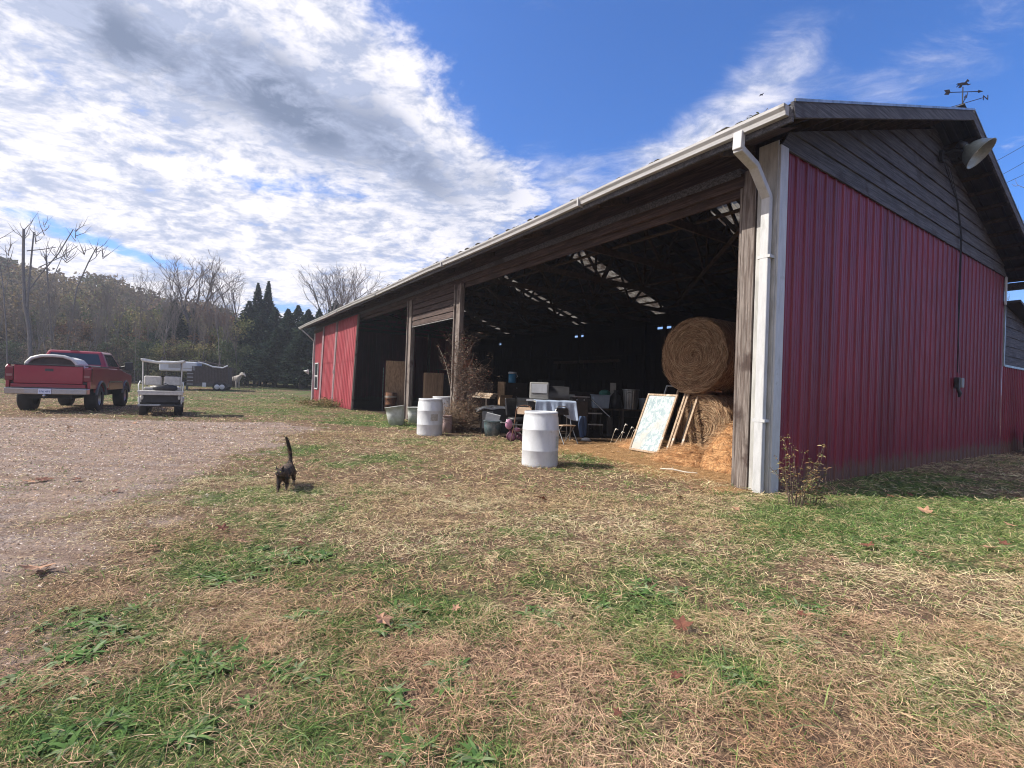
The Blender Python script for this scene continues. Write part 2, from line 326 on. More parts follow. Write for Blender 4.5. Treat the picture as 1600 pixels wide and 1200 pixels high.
def green(x, y):
    g = (fbm(x, y, 1.4, 21) - .5) * 1.1 + (fbm(x, y, .30, 31) - .5) * 1.5 + .07
    for cx, cy, s, k in _G: g = g + k * .72 * np.exp(-((x - cx) ** 2 + (y - cy) ** 2) / (s * s))
    g = g + .45 * sst(y - .6 * np.abs(x + 8), 13, 18)
    g = g - .5 * np.exp(-((x - 3.4) ** 2 / 3 + (y - 3.4) ** 2 / .5)) - .3 * np.exp(-((x + .3) ** 2 / 2 + (y - 6.8) ** 2 / 2))
    return np.clip(g, 0, 1)
def gravel(x, y):
    n = (fbm(x, y, 1.7, 41) - .5) * 2.6 + (fbm(x, y, .35, 44) - .5) * 1.2
    b = (-1.75 - .33 * y) - x + n * 1.1
    g = sst(b + .35, -.8, 1.6) * (1 - sst(y - .25 * (x + 12.7) + n * .6, 13.0, 14.6))
    track = np.exp(-((y - 21.5 - .1 * x) / 1.6) ** 2) * sst(-x, 3, 6) * .25
    return np.clip(g + track, 0, 1)
def barnuv(x, y): dx, dy = x - BX, y - BY; return dx * CA + dy * SA, -dx * SA + dy * CA
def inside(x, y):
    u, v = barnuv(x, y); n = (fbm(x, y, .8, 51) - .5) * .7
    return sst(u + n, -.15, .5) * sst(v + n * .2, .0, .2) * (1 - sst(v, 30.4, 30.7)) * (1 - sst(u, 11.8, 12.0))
def hay(x, y):
    u, v = barnuv(x, y); n = (fbm(x, y, .7, 61) - .5)
    return np.clip(sst(v, .1, .3) * (1 - sst(v + n * 2, 4.6, 6.6)) * sst(u + n * 1.6, -.75, .25) * (1 - sst(u, 11.6, 12)), 0, 1)

# ------------------------------------------------------------------ ground sheet
def axis(lo, hi, d0, flat, g):
    a = [0.0]; d = d0
    while a[-1] < hi:
        a.append(a[-1] + d)
        if a[-1] > flat: d *= g
    b = [0.0]; d = d0
    while b[-1] > lo:
        b.append(b[-1] - d)
        if b[-1] < -flat: d *= g
    return np.array(sorted(set(b + a)))
gxs, gys = axis(-420, 420, .10, 10, 1.035), axis(-150, 460, .10, 16, 1.035)
GX, GY = np.meshgrid(gxs, gys); GZ = height(GX, GY)
nx, ny = len(gxs), len(gys)
V = np.stack([GX.ravel(), GY.ravel(), GZ.ravel()], 1)
idx = np.arange(nx * ny).reshape(ny, nx)
q = np.stack([idx[:-1, :-1], idx[:-1, 1:], idx[1:, 1:], idx[1:, :-1]], -1).reshape(-1, 4)
cc = np.stack([green(GX, GY).ravel(), gravel(GX, GY).ravel(), np.maximum(hay(GX, GY), 0).ravel()], 1)
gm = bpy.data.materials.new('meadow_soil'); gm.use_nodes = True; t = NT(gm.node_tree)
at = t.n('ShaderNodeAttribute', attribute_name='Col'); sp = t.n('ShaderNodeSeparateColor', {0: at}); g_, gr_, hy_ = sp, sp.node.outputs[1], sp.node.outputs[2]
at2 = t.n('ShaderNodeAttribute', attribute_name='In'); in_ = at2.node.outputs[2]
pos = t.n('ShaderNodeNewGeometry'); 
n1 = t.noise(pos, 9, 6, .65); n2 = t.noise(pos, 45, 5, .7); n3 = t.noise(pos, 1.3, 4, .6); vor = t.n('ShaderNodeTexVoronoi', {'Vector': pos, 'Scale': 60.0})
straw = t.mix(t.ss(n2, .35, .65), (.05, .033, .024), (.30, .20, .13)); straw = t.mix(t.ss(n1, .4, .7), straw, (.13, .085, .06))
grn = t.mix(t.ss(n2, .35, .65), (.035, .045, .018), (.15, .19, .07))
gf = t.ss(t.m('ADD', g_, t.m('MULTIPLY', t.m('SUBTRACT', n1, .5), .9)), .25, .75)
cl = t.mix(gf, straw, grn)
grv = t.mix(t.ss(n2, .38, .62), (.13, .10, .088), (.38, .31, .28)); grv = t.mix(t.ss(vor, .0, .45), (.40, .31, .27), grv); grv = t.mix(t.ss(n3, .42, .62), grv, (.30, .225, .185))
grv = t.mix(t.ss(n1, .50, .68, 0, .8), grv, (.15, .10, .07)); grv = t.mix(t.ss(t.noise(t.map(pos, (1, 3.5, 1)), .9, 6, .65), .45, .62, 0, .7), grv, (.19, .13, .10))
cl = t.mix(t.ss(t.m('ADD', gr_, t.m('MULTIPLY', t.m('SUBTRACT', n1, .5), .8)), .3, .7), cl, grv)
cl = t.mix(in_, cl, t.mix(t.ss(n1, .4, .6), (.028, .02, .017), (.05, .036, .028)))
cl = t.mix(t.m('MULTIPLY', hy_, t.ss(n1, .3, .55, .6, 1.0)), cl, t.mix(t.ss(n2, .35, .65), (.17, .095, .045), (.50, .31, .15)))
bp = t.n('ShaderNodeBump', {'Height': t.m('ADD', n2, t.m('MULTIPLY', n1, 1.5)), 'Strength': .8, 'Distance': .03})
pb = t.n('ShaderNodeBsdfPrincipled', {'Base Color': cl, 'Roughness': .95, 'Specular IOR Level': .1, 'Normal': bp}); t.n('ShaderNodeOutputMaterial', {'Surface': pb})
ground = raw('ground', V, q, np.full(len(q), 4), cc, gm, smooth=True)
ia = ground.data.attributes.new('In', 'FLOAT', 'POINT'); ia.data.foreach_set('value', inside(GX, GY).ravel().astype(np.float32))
tag(ground, kind='structure')

# ------------------------------------------------------------------ the barn
barn = thing('barn', 'long open-fronted pole barn with crimson metal siding, white gutter and weathered board gable', 'barn', (BX, BY, 0), A)
LB, WB, EZ, SL, RU = 30.7, 12.0, 5.11, 1 / 3.0, 6.0       # length, width, underside of roof over the front wall, slope, ridge
def rz(u): return EZ + SL * (u if u < RU else 2 * RU - u)
def siding(mb, O, D, N, L, z0, z1, pitch=.305, h=.022, start=0.0, up=(0, 0, 1)):
    """ribbed sheet metal: raised ribs with two low beads between them"""
    O, D, N, U = Vector(O), Vector(D), Vector(N), Vector(up); pts = []; x = start
    prof = [(0, 0), (.030, 0), (.045, 1), (.070, 1), (.085, 0), (.155, 0), (.163, .22), (.172, 0), (.222, 0), (.230, .22), (.239, 0)]
    while x < L:
        for a, b in prof:
            if x + a * pitch / .305 <= L: pts.append((x + a * pitch / .305, b * h))
        x += pitch
    pts = [(0, 0)] + [p for p in pts if p[0] > 1e-4] + [(L, 0)]
    vs = [O + D * a + N * b + U * z for a, b in pts for z in (z0, z1)]
    o = len(mb.v); mb.add(vs, [(2 * i, 2 * i + 2, 2 * i + 3, 2 * i + 1) for i in range(len(pts) - 1)], False)
    return mb
# gable wall towards the viewer (plane v = 0), sheet hangs 3 cm proud of the frame
mb = MB(); siding(mb, (.0, -.03, 0), (1, 0, 0), (0, -1, 0), WB, -1.3, 4.92, start=.12); mb.build('gable_wall', M_red, barn, fix=False)
mb = MB(); siding(mb, (WB, .03, 0), (-1, 0, 0), (0, 1, 0), 5.2, -1.3, 2.4, start=.1)
# lean-to at the back corner: its wall runs on in the same plane
mb = MB(); siding(mb, (WB + .002, -.032, 0), (1, 0, 0), (0, -1, 0), 5.1, -1.6, 2.42, start=.1, pitch=.2); mb.build('lean_to_wall', M_red, barn, fix=False)
mb = MB()
for k in range(7):
    z = 2.47 + k * .275
    if z < 4.0: mb.box((WB + 2.65, -.02, z + .13), (5.0, .03, .28), (R(-4), 0, 0))
mb.build('lean_to_boards', M_woodx, barn)
mb = MB().bx(WB + .06, WB + .14, -.055, -.0, 2.42, 4.12); mb.bx(WB + .14, WB + 5, -.06, 0, 2.41, 2.47); mb.build('lean_to_trim', M_steel, barn)
mb = MB(); mb.add([(WB + .04, -.35, 4.24), (WB + 5.3, -.35, 3.4), (WB + 5.3, 10, 3.4), (WB + .04, 10, 4.24), (WB + .04, -.35, 4.18), (WB + 5.3, -.35, 3.34), (WB + 5.3, 10, 3.34), (WB + .04, 10, 4.18)], [(0, 1, 2, 3), (4, 7, 6, 5), (0, 4, 5, 1), (1, 5, 6, 2), (2, 6, 7, 3), (3, 7, 4, 0)]); mb.build('lean_to_roof', M_roof, barn)
# lap boards of the gable
mb = MB(); bh = .285; z = 4.90
while z < rz(RU) - .12:
    u0 = max(-.02, (z + bh - EZ) / SL - .5); u0 = max(u0, -.02) if z + .08 > EZ else -.02
    zt = z + bh
    def edge_u(zz_): return max(-.03, (zz_ - EZ) / SL + .02)
    a0, a1 = edge_u(z), edge_u(zt)
    if z < EZ: a0 = -.03
    b0, b1 = 2 * RU - a0, 2 * RU - a1
    y0, y1 = -.075, -.045                                   # each board leans out at its foot
    vs = [(a0, y0, z - .015), (b0, y0, z - .015), (b1, y1, zt), (a1, y1, zt), (a0, y0 + .028, z - .015), (b0, y0 + .028, z - .015), (b1, y1 + .028, zt), (a1, y1 + .028, zt)]
    mb.add(vs, [(0, 1, 2, 3), (4, 7, 6, 5), (0, 4, 5, 1), (1, 5, 6, 2), (2, 6, 7, 3), (3, 7, 4, 0)], False); z += bh
mb.build('gable_boards', M_woodx, barn)
mb = MB()                                                   # plain wall frame behind the cladding: girts seen from inside, far gable
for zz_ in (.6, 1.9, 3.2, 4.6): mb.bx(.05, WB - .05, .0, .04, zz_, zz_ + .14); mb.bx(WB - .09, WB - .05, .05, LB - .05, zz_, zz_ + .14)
mb.build('wall_girts', M_inshade, barn)
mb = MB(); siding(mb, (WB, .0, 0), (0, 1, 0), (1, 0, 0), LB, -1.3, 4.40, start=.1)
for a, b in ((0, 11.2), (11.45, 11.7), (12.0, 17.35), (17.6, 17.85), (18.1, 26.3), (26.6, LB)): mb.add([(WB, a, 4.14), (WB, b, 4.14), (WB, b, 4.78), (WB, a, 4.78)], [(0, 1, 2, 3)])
mb.add([(WB, 0, 4.76), (WB, LB, 4.76), (WB, LB, 5.15), (WB, 0, 5.15)], [(0, 1, 2, 3)]); mb.build('back_wall', M_inshade, barn, fix=False)
mb = MB(); siding(mb, (0, LB, 0), (1, 0, 0), (0, 1, 0), WB, -1.3, 4.9, start=.1); mb.add([(0, LB, 4.88), (WB, LB, 4.88), (WB, LB, EZ), (RU, LB, rz(RU)), (0, LB, EZ)], [(0, 1, 2, 3, 4)]); mb.build('far_wall', M_red, barn, fix=False)
# roof: ribbed sheet on purlins on trusses, with translucent panels on the far slope
V0, V1, OV = -.62, LB + .5, .88
sl = math.hypot(1, SL)
def roof_slope(side, v0, v1, name, m, top=.10, lift=0.0):
    mb = MB(); ue = -OV if side == 0 else 2 * RU + OV; ue_z = EZ - SL * OV + top + lift; rdz = rz(RU) + top + lift + .0
    O = Vector((ue, v0, ue_z)); U = Vector((RU - ue, 0, rdz - ue_z)); Ln = U.length; U.normalize(); N = U.cross(Vector((0, 1, 0))); N = N if N.z > 0 else -N
    siding(mb, O, (0, 1, 0), N, v1 - v0, 0, Ln, start=.1, up=U, h=.03); return mb.build(name, m, barn, fix=False)
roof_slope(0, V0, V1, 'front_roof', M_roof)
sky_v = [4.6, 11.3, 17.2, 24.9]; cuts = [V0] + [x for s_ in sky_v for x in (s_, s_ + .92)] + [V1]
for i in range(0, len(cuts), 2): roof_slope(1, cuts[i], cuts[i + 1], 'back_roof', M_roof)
m = bpy.data.materials.new('skylight_fibreglass'); m.use_nodes = True; t = NT(m.node_tree)
nz = t.noise(t.map(t.n('ShaderNodeTexCoord', out=3), (1, 1, 1)), 2.0, 5, .6); c_ = t.mix(t.ss(nz, .38, .62), (.22, .20, .165), (.06, .045, .035))
tr = t.n('ShaderNodeBsdfTranslucent', {'Color': c_}); df = t.n('ShaderNodeBsdfDiffuse', {'Color': c_}); t.n('ShaderNodeOutputMaterial', {'Surface': t.n('ShaderNodeMixShader', {0: .25, 1: tr, 2: df})}); M_skyl = m
for s_ in sky_v: roof_slope(1, s_, s_ + .92, 'skylight', M_skyl)
mb = MB(); mb.beam((RU - .12, V0 + .02, rz(RU) + .125), (RU - .12, V1, rz(RU) + .125), .3, .012, (.32, 0, 1)); mb.beam((RU + .12, V0 + .02, rz(RU) + .125), (RU + .12, V1, rz(RU) + .125), .3, .012, (-.32, 0, 1)); mb.build('ridge_cap', M_roof, barn)
mb = MB()                                                   # purlins run the length of the barn and carry the overhang
for k in range(12):
    for side in (0, 1):
        u = -.72 + k * .60; u = u if side == 0 else 2 * RU - u
        if (k == 11): continue
        mb.beam((u, V0 + .04, rz(min(u, 2 * RU - u)) + .045), (u, V1 - .04, rz(min(u, 2 * RU - u)) + .045), .045, .09, (-SL if side == 0 else SL, 0, 1))
mb.build('roof_purlins', M_truss, barn)
def truss(v):
    mb = MB(); z0 = 4.86; w_ = .09
    mb.beam((.0, v, z0), (WB, v, z0), .045, .16); mb.beam((-OV + .08, v, EZ - SL * OV - .10 + .03), (RU, v, rz(RU) - .09), .045, .16); mb.beam((WB + OV - .08, v, EZ - SL * OV - .10 + .03), (RU, v, rz(RU) - .09), .045, .16)
    bot = [2.0, 4.0, 6.0, 8.0, 10.0]; top = [1.0, 3.0, 5.0, 7.0, 9.0, 11.0]
    seq = []
    for i, b in enumerate(bot): seq += [(top[i], b), (top[i + 1], b)]
    for a, b in seq: mb.beam((a, v + .046, rz(a) - .1), (b, v + .046, z0), .04, w_)
    mb.beam((RU, v + .046, rz(RU) - .1), (RU, v + .046, z0), .04, w_)
    return mb.build('roof_truss', M_truss, barn)
for k in range(13): truss(.35 + k * 2.42)
mb = MB()                                                   # long braces between trusses
for a in (2.0, 6.0, 10.0): mb.beam((a, .1, 4.98), (a, LB - .1, 4.98), .09, .045)
for k in range(3): mb.beam((1.5, 1 + k * 9.7, 4.78), (8.5, 8.2 + k * 9.7, 4.78), .09, .045)
mb.build('roof_braces', M_truss, barn)
mb = MB()                                                   # rake boards and eave board
for zo, hh, th, yo in ((.0, .19, .035, -.66),):
    for yy in (yo, V1 + .02):
        for ue_ in (-OV - .02, WB + OV + .02): MB().beam((ue_, yy, EZ - SL * OV + zo), (RU, yy, rz(RU) + zo), .04, hh).build('rake_board', M_woodx, barn)
mb = MB(); mb.bx(-OV - .035, -OV, -.66, V1, EZ - SL * OV - .14, EZ - SL * OV + .06); mb.bx(2 * RU + OV, 2 * RU + OV + .035, -.66, V1, EZ - SL * OV - .16, EZ - SL * OV + .06); mb.build('eave_board', M_woodx, barn)
mb = MB(); mb.beam((-OV - .03, -.684, EZ - SL * OV + .105), (RU, -.684, rz(RU) + .105), .02, .035); mb.beam((WB + OV + .03, -.684, EZ - SL * OV + .105), (RU, -.684, rz(RU) + .105), .02, .035); mb.build('rake_flashing', M_steel, barn)
# front framing
mb = MB(); mb.bx(-.10, -.04, .42, LB, 4.46, 4.70); mb.build('header_beam', M_woody, barn)
mb = MB(); mb.bx(.0, .05, .3, LB, 4.34, 4.56); mb.build('inner_header', M_woody, barn)
mb = MB(); mb.bx(-.045, -.02, .3, LB, 4.70, 5.10); mb.build('frieze_board', M_woody, barn)
mb = MB(); mb.bx(-.20, -.10, .42, LB - .3, 4.66, 4.70); mb.bx(-.20, -.185, .42, LB - .3, 4.58, 4.66); mb.build('door_track', M_woodx, barn)
mb = MB(); sp_u = [-.25, -.5, -.72]
mb.add([(-.86, -.3, 4.76), (-.86, LB, 4.76), (-.05, LB, 5.04), (-.05, -.3, 5.04)], [(0, 1, 2, 3)]); mb.build('soffit', M_woody, barn)
def post(v0, v1, u0=-.12, u1=.06, z0=-.8, z1=4.46): return MB().bx(u0, u1, v0, v1, z0, z1)
post(.24, .44, -.09, .06, -.8, 4.68).build('post', M_post, barn, .006)
post(.46, .50, -.06, .02, -.8, 4.46).build('post', M_post, barn, .004)
for v in (9.38, 13.28):
    mb = MB(); mb.bx(-.14, -.02, v, v + .05, -.8, 4.46); mb.bx(-.115, .06, v + .10, v + .30, -.8, 4.46); mb.bx(-.15, -.06, v + .36, v + .42, -.8, 4.46); mb.build('post', M_post, barn, .005)
for v in np.arange(2.9, LB, 4.84):
    MB().bx(6.62, 6.78, v, v + .15, -.8, 4.78).build('inner_post', M_truss, barn) if v > 18 else None
    MB().bx(WB - .22, WB - .10, v, v + .15, -.9, 4.78).build('back_post', M_inshade, barn)
mb = MB()                                                   # board panel over the second bay
for k in range(5):
    zt = 4.46 - k * .20; mb.box((-.085, 11.54, zt - .10), (.03, 3.46, .178), (0, R(7), 0))
mb.build('board_panel', M_woody, barn)
mb = MB().bx(-.115, -.07, 9.81, 13.27, 3.43, 3.455); mb.build('panel_trim', M_wood, barn)
# corner trim and far corner trim
mb = MB(); mb.bx(-.075, -.05, -.06, .22, -.8, 4.96); mb.build('corner_trim', M_trimd, barn, .003)
mb = MB(); mb.bx(-.05, .16, -.085, -.056, -.8, 4.90); mb.build('side_corner_trim', M_white, barn, .003)
mb = MB(); mb.bx(WB - .10, WB + .03, -.085, -.052, 4.12, 4.90); mb.build('side_corner_trim', M_white, barn, .003)
mb = MB(); mb.bx(-.09, -.05, LB - .16, LB + .03, -.9, 4.72); mb.build('corner_trim', M_white, barn)
# red front cladding, sliding doors and window
M_stile = mat('faded_purple_grey_stile', (.20, .13, .15), .8, 0, .2, 3)
mb = MB(); siding(mb, (-.03, 27.0, 0), (0, 1, 0), (-1, 0, 0), 3.68, -1.2, 4.56, start=.1); mb.build('front_wall', M_redf, barn, fix=False)
def door(v0, v1, u, lean, name='sliding_door'):
    mb = MB(); siding(mb, (0, 0, 0), (0, 1, 0), (-1, 0, 0), v1 - v0, 0, 4.60, start=.08)
    mb.bx(.0, .045, .0, v1 - v0, .02, .12); mb.bx(.0, .045, 0, v1 - v0, 4.5, 4.6); mb.bx(.0, .045, 0, v1 - v0, 2.3, 2.4)
    o = mb.build(name, M_redf, barn, fix=False); o.location = (u - lean, v0, .0); o.rotation_euler = (0, R(math.degrees(math.atan(lean / 4.6))), 0)
    e = MB(); e.bx(-.03, .06, -.05, .0, -.01, 4.60); e.build('door_edge', M_post, o)
    return o
d1 = door(19.75, 23.50, -.28, .16); d2 = door(23.60, 27.1, -.27, .12)
MB().bx(-.05, -.025, .02, .30, .0, 4.58).build('door_stile', M_stile, d2); MB().bx(-.05, -.025, 3.1, 3.5, .0, 4.58).build('door_stile', M_stile, d2); MB().bx(.07, .09, -.2, .1, 0, 4.55).build('shadow_gap', M_black, d2)
MB().bx(-.05, -.03, 4.05, 4.11, 1.75, 1.95).build('door_handle', M_steel, d1)
wn = MB(); 
for a in ((29.2, 29.28, .75, 2.48), (30.12, 30.20, .75, 2.48)): wn.bx(-.10, -.055, a[0], a[1], a[2], a[3])
for z_ in (.75, 1.58, 2.40): wn.bx(-.098, -.057, 29.2, 30.20, z_, z_ + .08)
wo = wn.build('window', M_white, barn); MB().bx(-.075, -.07, 29.25, 30.16, .8, 2.44).build('pane', M_glass, wo)
# gutter and downspouts
GU, GZt = -OV - .04, EZ - SL * OV + .055
prof = [(-.0, -.0), (-.0, -.125), (-.075, -.125), (-.085, -.075), (-.115, -.035), (-.118, 0), (-.108, -.004), (-.104, -.03), (-.076, -.07), (-.068, -.117), (-.01, -.117), (-.01, 0)]
mb = MB(); nseg = 12; vs = []; n_ = len(prof)
for i in range(nseg + 1):
    v = -.62 + (V1 + .62) * i / nseg; sag = .018 * math.sin(i * 1.9) - .03 * sst(v, 20, 32)
    vs += [(GU + a, v, GZt + b + float(sag)) for a, b in prof]
mb.add(vs, [(i * n_ + k, i * n_ + (k + 1) % n_, (i + 1) * n_ + (k + 1) % n_, (i + 1) * n_ + k) for i in range(nseg) for k in range(n_)], False)
mb.add([(GU + a, -.625, GZt + b) for a, b in prof[:6]], [tuple(range(6))], False); g = mb.build('gutter', M_gutter, barn)
for v in (3.05, 8.9, 14.9, 21): MB().bx(GU - .124, GU + .004, v, v + .035, GZt - .15, GZt + .006).build('gutter_joint', M_gutter, g)
def spout(pts, w_, d_, name):
    mb = MB()
    for a, b in zip(pts[:-1], pts[1:]):
        a, b = Vector(a), Vector(b); dd = (b - a).normalized(); mb.beam(a - dd * .012, b + dd * .012, w_, d_, (1, 0, 0) if abs(dd.z) > .9 else (0, 0, 1))
    return mb
sp0 = spout([(GU - .06, -.03, GZt - .1), (GU - .06, -.02, GZt - .30), (-.52, .03, 4.50), (-.150, .04, 4.16), (-.148, .04, -.05)], .125, .088, 'downspout').build('downspout', M_white, barn, .012)
for z_ in (1.0, 3.3): MB().bx(-.197, -.075, -.05, .13, z_, z_ + .04).build('strap', M_white, sp0)
spout([(GU - .06, LB + .25, GZt - .1), (-.5, LB - .1, 4.3), (-.13, LB - .1, 3.95), (-.13, LB - .1, -.2)], .10, .07, 'downspout').build('downspout', M_white, barn, .01)

# ------------------------------------------------------------------ blades, straws, stems
def unit(a): return a / np.maximum(np.linalg.norm(a, axis=-1, keepdims=True), 1e-9)
def blades(name, P0, D, S, L, Wd, bend, C, m, parent=None, tipc=1.0):
    """one mesh of many curved blades: root P0, direction D, side S, length L, width Wd, bend vector"""
    n = len(P0); L = np.broadcast_to(L, (n,))[:, None]; Wd = np.broadcast_to(Wd, (n,))[:, None]; D = unit(D); S = unit(S)
    mid = P0 + D * L * .5 + bend * L * .25; tip = P0 + D * L + bend * L
    Vv = np.stack([P0 - S * Wd * .5, P0 + S * Wd * .5, mid - S * Wd * .42, mid + S * Wd * .42, tip], 1).reshape(-1, 3)
    b = (np.arange(n) * 5)[:, None]
    loops = np.concatenate([b + 0, b + 1, b + 3, b + 2, b + 2, b + 3, b + 4], 1)
    sizes = np.tile([4, 3], n); Cv = np.repeat(C[:, None, :], 5, 1).copy(); Cv[:, 4] *= tipc; Cv[:, :2] *= .8
    return raw(name, Vv, loops, sizes, Cv.reshape(-1, 3), m, parent)
M_blade = mat('blade', (1, 1, 1), .8, attr=True, trans=.25, spec=.12)
M_straw = mat('straw_strands', (1, 1, 1), .85, attr=True, trans=.1, spec=.15)
M_leaf = mat('leaf', (1, 1, 1), .85, attr=True, trans=.2, spec=.08)
def pal(n, cols, rng=RNG, jit=.15):
    c = np.array(cols)[rng.integers(0, len(cols), n)]; return c * (1 + jit * rng.standard_normal((n, 1)))
def rnd(n, a=-1.0, b=1.0): return RNG.uniform(a, b, n)
def dirs(n, up=0.0, spread=1.0):
    a = rnd(n, 0, 2 * math.pi); return unit(np.stack([np.cos(a) * spread, np.sin(a) * spread, np.full(n, up) + rnd(n, -.15, .15)], 1))

# ------------------------------------------------------------------ hay
HAYC = [(.40, .26, .15), (.55, .38, .24), (.30, .18, .11), (.64, .48, .31), (.17, .10, .06), (.42, .25, .15)]
M_hay = mat('hay_core', (.15, .085, .045), .95, 0, .35, 6, bump=.8, bscale=40, col2=(.26, .16, .09))
def bale(loc, label, r=.73, length=1.3, n=9000):
    """round bale lying with its axis along local x, the coiled face towards -x"""
    t = thing('hay_bale', label, 'hay bale', loc, A, 'round hay bales')
    prof = [(.02, 0), (r * .3, -.02), (r * .6, -.01), (r * .9, .01), (r * .985, .07), (r, .2), (r * 1.01, length * .5), (r, length - .2), (r * .97, length - .05), (r * .8, length), (.02, length)]
    MB().lathe([(a, b) for a, b in prof], (0, 0, r), 40, 'X', .012).build('core', M_hay, t)
    nf = n // 2; rr = r * np.sqrt(RNG.uniform(.0, .97, nf)); a = rnd(nf, 0, 6.283)
    Pf = np.stack([-.035 - rnd(nf, 0, .03), rr * np.cos(a), r + rr * np.sin(a)], 1); T = np.stack([rnd(nf, -.22, .08), -np.sin(a) + .38 * rnd(nf), np.cos(a) + .38 * rnd(nf)], 1)
    S = np.stack([rnd(nf, -.5, .5), np.cos(a), np.sin(a)], 1); bd = np.stack([rnd(nf, -.15, .1), -np.cos(a) * .25, -np.sin(a) * .25], 1)
    ring = (.80 + .30 * (vnoise(rr * 1.0, a * .35, .045, 3) - .5) * 2 + .05 * np.sin(rr * 55 + a))[:, None]
    o1 = blades('coiled_strands', Pf, T, S, RNG.uniform(.08, .26, nf), RNG.uniform(.004, .010, nf), bd, pal(nf, HAYC) * ring, M_straw, t)
    ns = n - nf; a = rnd(ns, 0, 6.283); x = rnd(ns, .02, length); ro = r * 1.015 + rnd(ns, 0, .02)
    Ps = np.stack([x, ro * np.cos(a), r + ro * np.sin(a)], 1); T = np.stack([rnd(ns, -.45, .45), -np.sin(a), np.cos(a)], 1) + np.stack([rnd(ns) * 0, np.cos(a), np.sin(a)], 1) * rnd(ns, -.05, .22)[:, None]
    S = np.stack([np.ones(ns), rnd(ns, -.4, .4), rnd(ns, -.4, .4)], 1); bd = np.stack([rnd(ns, -.2, .2), -np.cos(a) * .3, -np.sin(a) * .3], 1)
    blades('outer_strands', Ps, T, S, RNG.uniform(.1, .32, ns), RNG.uniform(.004, .010, ns), bd, pal(ns, HAYC), M_straw, t)
    return t
bz = 0.0
bale(BW(2.44, 2.72, -.04), 'lower round hay bale, ragged and mostly hidden behind the leaning frames', .70, 1.25, 9000)
bale(BW(2.30, 2.90, 1.35), 'big round hay bale with coiled face, resting on top of another bale', .83, 1.35, 17000)
# loose hay heaped against the bales by the corner post
def heap(c, ru, rv, h, n, name, label, cat):
    t = thing(name, label, cat, (c[0], c[1], hgt(*c)), A)
    ng = 26; g = np.linspace(-1, 1, ng); U_, V_ = np.meshgrid(g, g); rr = np.hypot(U_, V_); nz_ = fbm(U_ * 2 + 9 + c[0], V_ * 2 + c[1], .6, 71)
    H = h * np.clip(1 - rr ** 1.6, -.08, 1) * (.6 + .8 * nz_); Vt = np.stack([(U_ * ru).ravel(), (V_ * rv).ravel(), H.ravel() - .02], 1)
    ii = np.arange(ng * ng).reshape(ng, ng); qq = np.stack([ii[:-1, :-1], ii[:-1, 1:], ii[1:, 1:], ii[1:, :-1]], -1).reshape(-1, 4)
    raw('mound', Vt, qq, np.full(len(qq), 4), None, mat('loose_hay', (.34, .17, .07), .95, 0, .35, 9, bump=.8, bscale=50, col2=(.46, .26, .12)), t, True)
    a = rnd(n, 0, 6.28); q_ = np.sqrt(RNG.uniform(0, 1, n)); u, v = q_ * np.cos(a), q_ * np.sin(a)
    hh = h * np.clip(1 - q_ ** 1.6, 0, 1) * (.6 + .8 * fbm(u * 2 + 9 + c[0], v * 2 + c[1], .6, 71))
    Pn = np.stack([u * ru, v * rv, hh], 1)
    blades('loose_strands', Pn, dirs(n, .15), dirs(n, .2), RNG.uniform(.08, .28, n), RNG.uniform(.004, .009, n), np.stack([rnd(n, -.3, .3), rnd(n, -.3, .3), rnd(n, -.35, .05)], 1), pal(n, [(.58, .36, .19), (.70, .48, .28), (.46, .26, .13), (.36, .19, .10)]), M_straw, t)
    return t
heap(BW(1.75, 1.30)[:2], .85, .95, 1.0, 9000, 'hay_heap', 'tall heap of loose orange hay beside the corner post', 'hay')
heap(BW(1.5, 2.35)[:2], .70, .85, .34, 5000, 'hay_heap', 'low spread of loose hay at the foot of the leaning frames', 'hay')
heap(BW(2.3, 4.1)[:2], .6, .9, .26, 3000, 'hay_heap', 'small drift of hay between the bale and the clutter', 'hay')

# ------------------------------------------------------------------ old window frames leaning on the bales
M_frame = mat('bare_frame_wood', (.40, .30, .21), .8, 0, .2, 4, (1, 6, 6), .2, col2=(.28, .20, .14), patch=((.55, .50, .44), 5, .55, .65))
gm_ = bpy.data.materials.new('frosted_streaky_glass'); gm_.use_nodes = True; t = NT(gm_.node_tree); oc = t.n('ShaderNodeTexCoord', out=3)
na = t.noise(t.map(oc, (1, 1.4, 1)), 9, 7, .72, .8); nb = t.noise(oc, 2.0, 4, .5)
cg = t.mix(t.ss(na, .40, .60), (.22, .30, .34), (.44, .49, .50)); cg = t.mix(t.ss(nb, .5, .75), cg, (.42, .39, .35)); cg = t.mix(t.ss(na, .62, .72), cg, (.34, .36, .30))
pg = t.n('ShaderNodeBsdfPrincipled', {'Base Color': cg, 'Roughness': .25, 'Specular IOR Level': .5}); t.n('ShaderNodeOutputMaterial', {'Surface': pg})
M_frost = gm_
